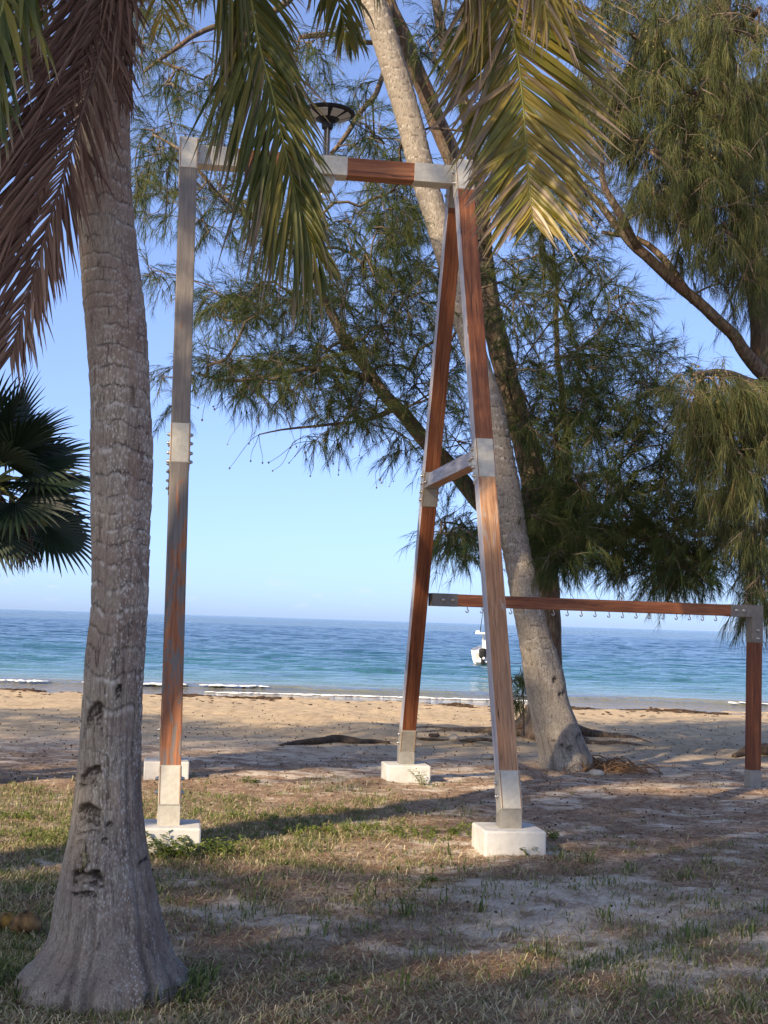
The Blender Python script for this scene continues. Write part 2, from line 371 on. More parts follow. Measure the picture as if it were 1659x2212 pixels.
# ================================================================== SETTING: ground, sea
SEA_Z, SHORE = -0.62, 41.0
def ground_z(x, y):
    x = np.asarray(x, float); y = np.asarray(y, float)
    yy = y + 1.2*(vnoise(x*0.12, y*0.05, 0, 91)-0.5)
    z = -0.70*sst(17, 43, yy) - 1.6*sst(42, 75, yy)
    inland = 1-sst(13, 20, y)
    z = z + 0.05*(fbm(x*0.45, y*0.45, 0, 3, 3)-0.5)
    z = z + inland*0.045*(fbm(x*3.2, y*3.2, 0, 4, 5)-0.5)
    z = z + (1-inland)*0.15*(fbm(x*1.4, y*1.4, 0, 5, 8)-0.5)*(1-sst(38, 42, y))
    return z
def masks(x, y):
    """grass, bare sand, brown needle litter cover (0..1)"""
    x = np.asarray(x, float); y = np.asarray(y, float)
    n1 = fbm(x*0.9, y*0.9, 0, 4, 21); n2 = fbm(x*2.6, y*2.6, 0, 4, 31); n3 = fbm(x*0.5, y*0.9, 0, 3, 41)
    beach = sst(14.5, 18.5, y + 1.5*(n1-0.5))
    left = 1-sst(-0.6, 0.9, x - 0.08*(y-9) + 1.2*(n1-0.5))
    g = 1.0*left*sst(7.9, 9.0, y)*(1-sst(11.8, 14.0, y))
    g = np.maximum(g, 0.75*(1-sst(-1.7, -1.0, x+0.5*(n1-.5)))*(1-sst(9, 10.5, y)))
    g = np.maximum(g, 0.14*(1-sst(5.8, 6.7, y)))
    g = np.maximum(g, 0.16*(1-sst(8.5, 12, y)))
    g = g*sst(0.40, 0.66, n2*0.6+n1*0.4 + 0.14*g)*(1-beach)
    sand = sst(0.43, 0.60, n2*0.6+n3*0.4 + 0.10*sst(-0.6, 0.3, x)*(1-sst(8.0, 9.2, y)) - 0.03*(1-sst(5.6, 6.3, y)))*(1-0.75*g)
    sand = sand*(1-0.55*sst(8.6, 9.6, y)*(1-beach))
    sand = np.maximum(sand, beach)
    lit = (1-sand)*(1-0.6*g)
    return g, sand, lit, beach

def axis(parts):
    a = np.concatenate([np.linspace(p, q, n, endpoint=False) for p, q, n in parts]); return np.append(a, parts[-1][1])
gx = axis([(-90, -14, 26), (-14, -5, 40), (-5, -2.6, 60), (-2.6, 2.6, 190), (2.6, 6, 70), (6, 14, 40), (14, 90, 26)])
gy = axis([(-45, 0, 30), (0, 4.6, 24), (4.6, 10, 200), (10, 17, 140), (17, 46, 150), (46, 80, 20)])
GX, GY = np.meshgrid(gx, gy)
GZ = ground_z(GX, GY)
g_, s_, l_, b_ = masks(GX, GY)
nx, ny = len(gx), len(gy)
idx = (np.arange(ny-1)[:, None]*nx + np.arange(nx-1)[None]).ravel()
GF = np.stack([idx, idx+1, idx+nx+1, idx+nx], -1)
wet = sst(37.9, 39.4, GY + 0.8*(vnoise(GX*0.2, GY*0.2, 0, 77)-0.5))
me = mesh_np('ground', np.stack([GX, GY, GZ], -1).reshape(-1, 3), GF, True,
             {'mask': np.stack([g_.ravel(), s_.ravel(), b_.ravel(), wet.ravel()], -1)})
def m_ground():
    m = MT('sandy_ground', 0.95, 0.1); a = m.attr('mask'); s = m.sep(a.outputs['Color'])
    p = m.world_pos()
    f1 = m.noise(p, 38, 6, 0.7); f2 = m.noise(p, 9, 5, 0.65); fs = m.noise(m.world_pos((1, 1, 1)), 160, 3, 0.7)
    fl = m.math('ADD', m.math('MULTIPLY', f1, 0.5), m.math('MULTIPLY', m.noise(m.world_pos((1, 0.6, 1)), 11, 6, 0.75, 0.4), 0.5))
    soil = m.ramp(fl, [(0.36, (0.09, 0.056, 0.036)), (0.46, (0.27, 0.175, 0.115)), (0.53, (0.42, 0.30, 0.205)), (0.62, (0.66, 0.54, 0.41))])
    sandc = m.ramp(f2, [(0.3, (0.60, 0.51, 0.39)), (0.7, (0.80, 0.69, 0.555))])
    sandc = m.mix(m.ramp(fs, [(0.35, 0.45), (0.55, 0.0)]), sandc, (0.30, 0.235, 0.175))
    bc = m.ramp(f2, [(0.3, (0.50, 0.375, 0.225)), (0.7, (0.66, 0.51, 0.325))])
    bc = m.mix(m.ramp(fs, [(0.32, 0.5), (0.5, 0.0)]), bc, (0.25, 0.19, 0.135))
    pit = m.noise(m.world_pos((1, 0.45, 1)), 4.5, 9, 0.75, 0.3)
    bc = m.mix(m.ramp(pit, [(0.40, 0.55), (0.52, 0.0)]), bc, (0.30, 0.215, 0.13))
    sandc = m.mix(s[2], sandc, bc)
    f3 = m.noise(m.world_pos((1.0, 1.5, 1)), 3.4, 9, 0.72, 0.5)
    edge = m.ramp(m.math('ADD', m.math('MULTIPLY', s[1], 0.62), m.math('MULTIPLY', m.math('SUBTRACT', f3, 0.5), 2.4)), [(0.17, 0.0), (0.30, 1.0)])
    edge = m.math('MAXIMUM', edge, s[2])
    c = m.mix(edge, soil, sandc)
    c = m.mix(m.math('MULTIPLY', s[0], 0.35), c, (0.13, 0.125, 0.055))
    c = m.mix(m.math('MULTIPLY', a.outputs['Alpha'], 0.7), c, (0.16, 0.125, 0.085))
    m.color(c); m.bump(m.math('ADD', f1, m.math('MULTIPLY', f2, 0.7)), 0.8, 0.02); return m.m
tag(link('ground', me, m_ground()), kind='structure')

# sea: one sheet, with real swell near the shore and finer ripples in the shader
sx = np.concatenate([-np.geomspace(30000, 70, 14), axis([(-60, 60, 230)]), np.geomspace(70, 30000, 14)])
sy = np.concatenate([axis([(36, 90, 300)]), np.geomspace(90.3, 420, 400), np.geomspace(430, 40000, 16)])
SX, SY = np.meshgrid(sx, sy)
amp = 0.20*sst(42, 62, SY)*(1-sst(330, 415, SY))
SZ = SEA_Z + amp*(2*fbm(SX*0.34, SY*0.5, 0, 4, 61)-1 + 0.5*(2*vnoise(SX*0.07, SY*0.09, 0, 62)-1))
SZ += 0.10*np.exp(-((SY-42.6-1.3*(vnoise(SX*0.07, SX*0, 0, 63)-0.5))/0.55)**2)*sst(0.35, 0.6, vnoise(SX*0.11, SX*0, 0, 64))
nx, ny = len(sx), len(sy)
idx = (np.arange(ny-1)[:, None]*nx + np.arange(nx-1)[None]).ravel()
dist = SY + 3.5*(fbm(SX*0.05, SY*0.10, 0, 3, 66)-0.5)*np.clip(SY/60, 1, 6)
k = 40.0/np.maximum(dist, 20)
stops = [(0.0, (0.020, 0.085, 0.115)), (0.03, (0.006, 0.046, 0.085)), (0.25, (0.006, 0.050, 0.092)), (0.46, (0.012, 0.082, 0.112)), (0.66, (0.026, 0.120, 0.130)),
         (0.82, (0.075, 0.165, 0.160)), (0.93, (0.15, 0.165, 0.115)), (1.02, (0.22, 0.18, 0.115))]
colr = np.stack([np.interp(k.ravel(), [s[0] for s in stops], [s[1][c] for s in stops]) for c in range(3)], -1)
me = mesh_np('sea', np.stack([SX, SY, SZ], -1).reshape(-1, 3), np.stack([idx, idx+1, idx+nx+1, idx+nx], -1), True, {'depth': colr})
def m_sea():
    m = MT('sea_water', 0.08, 0.20); m.color(m.attr('depth').outputs['Color'])
    n1 = m.noise(m.world_pos((0.42, 1.0, 0.6)), 0.9, 5, 0.62); n2 = m.noise(m.world_pos((0.5, 1.0, 0.6)), 0.13, 3, 0.5)
    h = m.math('ADD', n1, m.math('MULTIPLY', n2, 1.6)); m.bump(h, 1.0, 0.9); return m.m
tag(link('sea', me, m_sea()), kind='structure')

rg = np.random.default_rng(5)
def lumps(name, spec, mat, label=None, cat=None, kind=None, n=7):
    """joined low blobs: rows x, y, z, rx, ry, rz"""
    ico = bmesh.new(); bmesh.ops.create_icosphere(ico, subdivisions=1, radius=1)
    bv = np.array([v.co[:] for v in ico.verts]); bf = np.array([[v.index for v in f.verts] for f in ico.faces]); ico.free()
    S = np.asarray(spec); m = len(S)
    V = bv[None]*(S[:, None, 3:6]) * (0.75+0.5*rg.random((m, len(bv), 1))) + S[:, None, :3]
    F = bf[None] + (np.arange(m)*len(bv))[:, None, None]
    return tag(link(name, mesh_np(name, V.reshape(-1, 3), F.reshape(-1, 3), True), mat), label, cat, kind=kind)
# thin broken foam along the water's edge and on the small breaker
sp = []
for _ in range(1500):
    x = rg.uniform(-16, 16); a = vnoise(x*0.16, 3.3, 0, 88); 
    if a < 0.5 or rg.random() > (a-0.5)*4 or vnoise(x*1.1, 8.8, 0, 188) < 0.45: continue
    y = 41.7 + 2.0*(vnoise(x*0.07, 0, 0, 63)-0.5) + rg.normal()*0.35*(a)
    sp.append((x, y, SEA_Z+0.012+0.10*0.6, rg.uniform(.05, .24), rg.uniform(.05, .2), rg.uniform(.006, .016)))
for _ in range(700):
    x = rg.uniform(-16, 16)
    if vnoise(x*0.13, 7.3, 0, 89) < 0.55: continue
    sp.append((x, 39.6+1.0*(vnoise(x*0.2, 1, 0, 90)-.5)+rg.normal()*0.12, SEA_Z+0.012, rg.uniform(.06, .25), rg.uniform(.02, .06), .012))
lumps('surf_foam', sp, M_FOAM, 'broken white foam of small waves along the shoreline', 'foam', 'stuff')
# wrack line of dry seaweed on the beach
sp = []
for _ in range(2400):
    x = rg.uniform(-15, 15); y = 36.9 + 1.5*(vnoise(x*0.25, 2, 0, 95)-0.5) + rg.normal()*0.35*(0.5+vnoise(x*0.4, 9, 0, 96)) - 0.03*x
    if vnoise(x*0.5, 5, 0, 97) < 0.3: continue
    sp.append((x, y, float(ground_z(x, y))+0.01, rg.uniform(.03, .16), rg.uniform(.02, .07), rg.uniform(.008, .03)))
for _ in range(260):
    x = rg.uniform(-13, 13); y = rg.uniform(30, 38)
    sp.append((x, y, float(ground_z(x, y))+0.008, rg.uniform(.03, .10), rg.uniform(.02, .05), rg.uniform(.006, .02)))
lumps('seaweed_wrack', sp, M_WEED, 'dark dry seaweed strewn along the high water line', 'seaweed', 'stuff')

# ================================================================== COCONUT PALMS
def palm_trunk(name, edges, d, base_z, top, nr, ns, spacing, mat, parent, gashes=(), seed=0, flare_noise=0.05, rough=1.0, ring=1.0):
    """edges: rows (photo y, left x, right x) measured on the trunk; top: extra rows (x, y, z, r) above"""
    C = []
    for (py, xl, xr) in edges:
        a = at(xl, py, d); b = at(xr, py, d); C.append([*((a+b)/2), np.linalg.norm(b-a)/2])
    C = np.array(C); C[0, 2] = base_z
    C = np.concatenate([C, np.array(top)]) if len(top) else C
    P = smooth_path(C, nr)
    v = np.concatenate([[0], np.cumsum(np.linalg.norm(np.diff(P[:, :3], axis=0), axis=1))])
    ang = np.arange(ns)*2*math.pi/ns
    A, Vv = np.meshgrid(ang, v)
    cx, cy = np.cos(A), np.sin(A)
    w = Vv + 0.075*(fbm(cx*1.3+5, cy*1.3, Vv*1.4, 5, seed)-0.5)*2 + 0.012*np.sin(A*2+Vv*3)
    sp = spacing*(0.75+0.25*sst(0, 1.2, Vv))
    ph = w/sp + 0.55*np.sin(w*2.1)+0.38*np.sin(w*6.3+1)+0.2*np.sin(w*13.1)
    cell = np.floor(ph); fr = ph-cell
    rr = hsh(cell, cell*0+3, cell*0, seed)
    ringw = sst(0.55, 1.5, Vv)
    saw = (fr-0.5)*(0.5+rr)                                   # each leaf scar steps out towards its top
    scar = np.exp(-((fr-0.84)/0.10)**2)*(0.1+1.1*rr)*sst(0.46, 0.60, fbm(cx*7+cell*7.1, cy*7, Vv*22, 4, seed+4))*0.9
    groove = np.exp(-((fr-0.99)/0.05)**2)+np.exp(-((fr-0.0)/0.04)**2)
    R = P[:, 3][:, None]*np.ones_like(A)
    disp = ring*ringw*(0.0042*saw*sst(0.3, 0.6, fbm(cx*2+cell*3.3, cy*2, Vv*3, 2, seed+7)) - 0.0030*groove*(0.3+rr)) * (P[:, 3].mean()/0.12)**0.5
    disp += 0.014*(fbm(cx*1.6, cy*1.6, Vv*1.8, 4, seed+9)-0.5)*2
    disp += 0.0035*(fbm(cx*14, cy*14, Vv*5, 3, seed+12)-0.5)*2*rough
    low = 1-sst(0.0, 0.55, Vv)
    crack = sst(0.58, 0.66, fbm(A*15+3, Vv*3.5, 0, 3, seed+20))*(0.45+0.55*low)*(1-sst(1.0, 2.0, Vv))
    disp -= 0.009*crack
    disp += 0.012*low*(fbm(A*9, Vv*1.5, 0, 3, seed+21)-0.5)*2
    disp += 0.010*(1-sst(.1, .75, Vv))*(fbm(cx*1.2, cy*1.2, w*13, 3, seed+22)-0.5)*2 + 0.006*(1-sst(0.3, 1.1, Vv))*(fbm(A*22, Vv*4, 0, 3, seed+23)-0.5)*2
    disp += low*flare_noise*(fbm(cx*2.2, cy*2.2, Vv*5, 3, seed+25)-0.5)*2*(1-sst(0, .3, Vv))
    frill = (1-sst(0.0, 0.12, Vv))*(fbm(A*16, Vv*10, 0, 2, seed+33)-0.5)*0.05
    disp += frill
    dark = np.clip(groove*0.75*ringw*sst(0.35, 0.55, fbm(cx*3, cy*3, Vv*8, 3, seed+2)) + 0.55*crack + 1.0*(1-sst(0, 0.06, Vv))*sst(0.4, 0.6, fbm(A*12, Vv*14, 0, 2, seed+34)), 0, 1)
    X = P[:, 0][:, None] + cx*R; Z = P[:, 2][:, None]+0*A
    for (gxw, gzw, hw, hh, dep, tilt) in gashes:
        front = cy < -0.1
        u = (X-gxw); t = (Z-gzw) - tilt*u
        u2 = u + 0.9*hw*(fbm(u*22+gzw*91, t*22, 0, 4, seed+40)-0.5); t2 = t + 1.3*hh*(fbm(u*26+gzw*57, t*26, 0, 4, seed+41)-0.5)
        arch = t2 + (u2/hw)**2*hh*0.6
        m_ = (1-sst(0.75, 1.0, np.abs(u2)/hw))*(1-sst(0.7, 1.0, np.abs(arch)/hh))*front
        l1 = 1-np.abs(2*fbm(u*30, t*75+gzw*31, 0, 3, seed+42)-1); l2 = 1-np.abs(2*fbm(u*80, t*22+gzw*17, 0, 3, seed+43)-1)
        fibre = np.maximum(sst(0.86, 0.97, l1), sst(0.88, 0.98, l2))
        top_ = sst(-0.2, 0.9, arch/hh)
        disp -= m_*dep*(0.2+0.35*fibre+0.6*top_)
        line = np.exp(-((arch/hh-0.62)/0.22)**2)  # shade under the gash's upper edge, painted as a dark line
        dark = np.maximum(dark, np.clip(m_*(0.22+0.75*fibre+0.30*top_) + line*(1-sst(0.85, 1.05, np.abs(u2)/hw))*front*0.9*(np.abs(t) < hh*2), 0, 1))
    rr2 = R+disp
    V = np.stack([P[:, 0][:, None]+cx*rr2, P[:, 1][:, None]+cy*rr2, P[:, 2][:, None]+0*A], -1)
    lich = sst(0.36, 0.68, fbm(cx*1.8+2, cy*1.8, Vv*1.6, 5, seed+50)+0.09*cx*(1-sst(1.9, 2.6, Vv)))*(1-0.6*sst(2.4, 3.2, Vv))
    tone = np.stack([np.clip(scar*ringw, 0, 1), dark, lich], -1)
    i = np.arange(nr-1)[:, None]*ns; j = np.arange(ns)[None]; j2 = (j+1) % ns
    F = np.stack([i+j, i+j2, i+ns+j2, i+ns+j], -1).reshape(-1, 4)
    return link(name, mesh_np(name, V.reshape(-1, 3), F, True, {'tone': tone.reshape(-1, 3)}), mat, parent), P

GREEN = [(0.045, 0.065, 0.012), (0.085, 0.10, 0.018), (0.16, 0.15, 0.025), (0.27, 0.20, 0.035)]
BROWN = [(0.055, 0.030, 0.022), (0.115, 0.065, 0.045), (0.19, 0.12, 0.085), (0.30, 0.21, 0.15)]
def frond(parent, path, normal, n, L, ang=(75, 28), droop=0.18, width=0.018, start=0.2, pal=GREEN, yellow=0.3, tipbrown=0.5, seed=0, rbase=0.016,
          sides=(1.0, 1.0), wild=0.12, dead=False, profile=None):
    rng = np.random.default_rng(seed)
    P = smooth_path(path, 60); T = nrm(np.gradient(P, axis=0))
    rr = np.linspace(rbase, rbase*0.22, 60)
    V, F = tube(P, rr, 6)
    o = link('frond', mesh_np('frond_rachis', V, F, True), M_RACHIS_DEAD if dead else M_RACHIS, parent)
    normal = np.asarray(normal, float)
    verts, quads, cols = [], [], []; b = 0; K = 7
    pal = np.array(pal)
    for s in (-1, 1):
        if sides[(s+1)//2] == 0: continue
        for i in range(n):
            u = start + (1-start)*(i+rng.random()*0.7)/n
            q = u*59; i0 = min(int(q), 58); f = q-i0
            p = P[i0]*(1-f)+P[i0+1]*f; t = T[i0]
            S = nrm(np.cross(t, normal))*s; N = nrm(np.cross(S, t))*s
            pr = (math.sin(math.pi*min(1, 0.22+0.62*(u-start)/(1-start)))**0.8 if profile is None else profile(u))
            Lf = L*pr*rng.uniform(0.86, 1.08)*(0.55 if u > 0.97 else 1)*sides[(s+1)//2]
            a = rad(ang[0]+(ang[1]-ang[0])*u + rng.normal()*5)
            d = nrm(math.cos(a)*t + math.sin(a)*S + 0.15*N + rng.normal(size=3)*wild)
            w = width*rng.uniform(0.8, 1.15)*(0.6+0.4*pr)
            pts = [p]; dd = d; 
            g = droop*rng.uniform(0.6, 1.5)
            for k_ in range(K):
                dd = nrm(dd + np.array([0, 0, -1.0])*g*(0.35+0.25*k_) + rng.normal(size=3)*0.012)
                pts.append(pts[-1]+dd*Lf/K)
            pts = np.array(pts); tt = nrm(np.gradient(pts, axis=0))
            side = nrm(np.cross(tt, N)); up = np.cross(side, tt)
            uu = np.linspace(0, 1, K+1)
            ww = w*np.clip(0.45+2.2*uu, 0, 1)*np.clip((1.02-uu)*1.9, 0.03, 1)
            vv = np.stack([pts-side*ww[:, None]/2+up*ww[:, None]*0.22, pts, pts+side*ww[:, None]/2+up*ww[:, None]*0.22], 1)
            verts.append(vv.reshape(-1, 3))
            m_ = np.arange(K)[:, None]*3
            fq = np.concatenate([np.stack([m_+c, m_+c+1, m_+c+4, m_+c+3], -1).reshape(-1, 4) for c in (0, 1)])
            quads.append(fq+b); b += 3*(K+1)
            x = np.clip(rng.beta(2, 2)*0.9+yellow*(0.5+0.9*u)-0.25, 0, 0.999)*(len(pal)-1)
            c0 = pal[int(x)]*(1-x % 1)+pal[min(int(x)+1, len(pal)-1)]*(x % 1)
            tb = np.clip((uu-(1-0.45*tipbrown*rng.random()*1.6))/0.2, 0, 1)[:, None]
            tipc = np.array([0.30, 0.22, 0.15])*rng.uniform(0.5, 1.2) if not dead else c0
            if rng.random() < 0.06*tipbrown*2: tb = np.clip(tb+0.8, 0, 1)
            cc = c0*(1-tb)+tipc*tb
            cols.append(np.repeat(cc[:, None], 3, 1).reshape(-1, 3))
    link('leaflets', mesh_np('leaflets', np.concatenate(verts), np.concatenate(quads), False, {'col': np.concatenate(cols)}), M_DEADFROND if dead else M_FROND, o)
    return o

def arch_frond(parent, hub, az, el, length, sag, seed, **kw):
    d = np.array([math.cos(az)*math.cos(el), math.sin(az)*math.cos(el), math.sin(el)])
    pts = [np.array(hub)]; st = length/9
    for i in range(9):
        d = nrm(d+np.array([0, 0, -1])*sag*(0.6+0.12*i)); pts.append(pts[-1]+d*st)
    nn = np.cross(nrm(np.cross(d, [0, 0, 1])), d)
    return frond(parent, pts, -nn if nn[2] < 0 else nn, 70, length*0.17, seed=seed, **kw)

# --- palm in the foreground
D1 = 5.77
palm = empty('coconut_palm', at(222, 2128, D1)*np.array([1, 1, 0]))
tag(palm, 'thick grey ringed coconut palm trunk with brown dead fronds, gashes cut in its bark', 'palm tree')
E1 = [(2150, 38, 412), (2105, 44, 404), (2070, 76, 382), (2030, 103, 362), (1980, 116, 350), (1930, 125, 340), (1880, 134, 329), (1791, 151, 315), (1710, 161, 306),
      (1610, 170, 303), (1510, 178, 306), (1410, 184, 311), (1313, 196, 316), (1163, 198, 320), (993, 199, 326), (863, 198, 322), (713, 188, 314), (600, 176, 303), (425, 163, 286), (250, 163, 279), (60, 165, 278)]
HUB1 = np.array([-1.13, 5.82, 4.95])
topr = [(-1.15, 5.79, 4.35, 0.10), (-1.14, 5.81, 4.7, 0.095), (*HUB1, 0.09)]
palm.location = (0, 0, 0)
def gz_of(py, px): return at(px, py, D1-0.1)
gs = []
for (px, py, hw, hh, dep, tilt) in [(201, 1548, .046, .055, .014, .6), (193, 1674, .052, .036, .016, .25), (195, 1758, .058, .050, .022, .2),
                                    (199, 1888, .078, .034, .026, -.10), (190, 1922, .05, .012, .02, .12), (258, 1492, .012, .03, .012, .9), (310, 1865, .02, .010, .014, .5),
                                    (240, 1780, .016, .022, .010, 0), (232, 1813, .015, .016, .010, 0), (205, 1792, .03, .007, .008, .05), (178, 1798, .02, .006, .01, .2), (160, 1698, .03, .006, .006, .1)]:
    q = gz_of(py, px); gs.append((q[0], q[2], hw, hh, dep, tilt))
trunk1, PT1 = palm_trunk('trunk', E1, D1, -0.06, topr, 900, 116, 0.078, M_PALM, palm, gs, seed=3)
h1 = HUB1
p = lambda *a: [at(*q) for q in a]
frond(palm, [h1]+p((430, -330, 6.3), (510, -120, 6.8), (541, 0, 7.0), (560, 100, 7.05), (588, 200, 7.1), (622, 350, 7.1), (660, 490, 7.1), (694, 565, 7.1)),
      (0.25, -1, 0.25), 130, 0.86, (54, 18), 0.09, 0.022, 0.30, yellow=0.22, tipbrown=0.55, seed=11, wild=0.06, sides=(0.55, 1.0), profile=lambda u: 1.0 if u < .75 else 1-1.7*(u-.75))
frond(palm, [h1]+p((560, -470, 6.2), (880, -340, 6.7), (1045, -150, 6.95), (1096, 0, 7.0), (1118, 120, 7.05), (1131, 240, 7.05), (1140, 360, 7.0), (1150, 475, 6.95)),
      (0.05, -1, 0.35), 150, 0.74, (64, 38), 0.03, 0.030, 0.42, yellow=0.52, tipbrown=0.8, seed=12, wild=0.05, profile=lambda u: 1.0 if u < .7 else 1-1.5*(u-.7))
frond(palm, [h1]+p((600, -560, 6.0), (960, -420, 6.4), (1120, -230, 6.6), (1160, -60, 6.7), (1186, 60, 6.7)),
      (0.5, -1, 0.2), 60, 0.52, (60, 25), 0.10, 0.024, 0.45, yellow=0.6, tipbrown=0.9, seed=13, wild=0.07)
frond(palm, [h1]+p((500, -380, 6.6), (620, -250, 7.6), (740, -130, 8.4), (830, -30, 8.8)), (0.1, -0.6, 1), 60, 0.60, (70, 30), 0.22, 0.022, 0.25, yellow=0.1, seed=14)
frond(palm, [h1]+p((330, -260, 6.3), (400, -150, 7.0), (455, -60, 7.4), (490, 40, 7.5)), (0.1, -0.7, 0.8), 52, 0.50, (70, 30), 0.2, 0.022, 0.25, yellow=0.25, seed=15)
frond(palm, [h1]+p((290, -230, 6.6), (320, -110, 7.6), (345, -20, 8.0), (356, 60, 8.1)), (0, -0.7, 0.8), 40, 0.42, (70, 30), 0.2, 0.022, 0.25, yellow=0.5, seed=25)
frond(palm, [h1]+p((150, -300, 5.3), (60, -160, 5.0), (10, 0, 4.9), (-15, 150, 4.85), (-25, 260, 4.85)), (-0.3, -1, 0.2), 60, 0.50, (65, 28), 0.12, 0.027, 0.3, yellow=0.1, seed=16)
frond(palm, [h1]+p((160, -260, 5.9), (90, -130, 6.2), (60, -10, 6.3), (45, 120, 6.35)), (-0.1, -1, 0.3), 50, 0.46, (65, 28), 0.12, 0.027, 0.3, yellow=0.15, seed=17)
# dead brown fronds hanging against the trunk
frond(palm, [h1]+p((262, -190, 5.62), (240, 0, 5.52), (224, 85, 5.48), (204, 160, 5.45), (176, 245, 5.42), (146, 350, 5.4), (106, 480, 5.4), (62, 630, 5.4), (22, 770, 5.4)),
      (0.35, -1, 0.1), 150, 0.78, (46, 20), 0.05, 0.013, 0.30, pal=BROWN, yellow=0.30, tipbrown=0, seed=18, wild=0.05, dead=True, sides=(0.45, 1.0), rbase=0.014)
frond(palm, [h1]+p((240, -190, 5.6), (215, 0, 5.5), (180, 100, 5.44), (140, 210, 5.4), (100, 330, 5.38), (60, 450, 5.36), (20, 560, 5.36)),
      (0.45, -1, 0.0), 110, 0.74, (42, 18), 0.07, 0.012, 0.34, pal=BROWN, yellow=0.22, tipbrown=0, seed=19, wild=0.08, dead=True, sides=(0.22, 1.0), rbase=0.013)
frond(palm, [h1]+p((286, -160, 5.6), (276, 0, 5.55), (272, 80, 5.54), (273, 150, 5.54), (276, 210, 5.54)),
      (0.1, -1, 0.1), 30, 0.34, (22, 10), 0.3, 0.011, 0.3, pal=BROWN, yellow=0.2, tipbrown=0, seed=20, wild=0.06, dead=True, rbase=0.011)
frond(palm, [h1]+p((262, -160, 5.55), (256, 0, 5.5), (250, 70, 5.48), (247, 130, 5.48), (246, 170, 5.48)),
      (0.1, -1, 0.1), 16, 0.40, (18, 8), 0.35, 0.010, 0.3, pal=BROWN, yellow=0.25, tipbrown=0, seed=26, wild=0.06, dead=True, rbase=0.011)
for i, az in enumerate((2.4, 3.0, 3.6, 4.2, 4.7, 5.1, 1.7, 2.1, 1.2)):
    arch_frond(palm, h1, az, 0.75+0.2*math.sin(i*2.3), 2.6, 0.17, 40+i, yellow=0.15, width=0.026)

# --- palm leaning behind the frame
D2 = 15.3
palm2 = empty('coconut_palm'); tag(palm2, 'slender leaning coconut palm with pale ringed trunk growing through the view behind the timber frame', 'palm tree')
E2 = [(1668, 1160, 1290), (1635, 1164, 1281), (1600, 1157, 1264), (1560, 1149, 1249), (1510, 1139, 1229), (1460, 1131, 1219), (1410, 1124, 1204), (1360, 1116, 1186), (1310, 1106, 1174), (1260, 1097, 1161),
      (1163, 1081, 1142), (1063, 1068, 1126), (963, 1052, 1106), (863, 1028, 1084), (763, 1000, 1052), (650, 966, 1022), (550, 938, 995), (475, 914, 972), (350, 878, 936), (250, 852, 911), (100, 806, 866), (0, 774, 834)]
tp = [(*at(735, -200, D2), 0.135), (*at(700, -420, D2), 0.13), (*at(685, -560, D2), 0.12)]
pits = []
for (px, py, s_) in ((1219, 1592, .02), (1212, 1611, .026), (1230, 1615, .034), (1254, 1592, .03), (1195, 1600, .014), (1200, 1470, .03), (1215, 1500, .03)):
    q = at(px, py, D2-0.25); pits.append((q[0], q[2], s_*1.1, s_, .03, .4))
trunk2, PT2 = palm_trunk('trunk', E2, D2, -0.05, tp, 620, 72, 0.105, M_PALM2, palm2, pits, seed=77, flare_noise=0.07, ring=2.6)
hub2 = at(685, -560, D2)
for i in range(16):
    arch_frond(palm2, hub2, i*2.399, 0.9-0.075*i, 3.6, 0.13, 60+i, yellow=0.25, width=0.03)

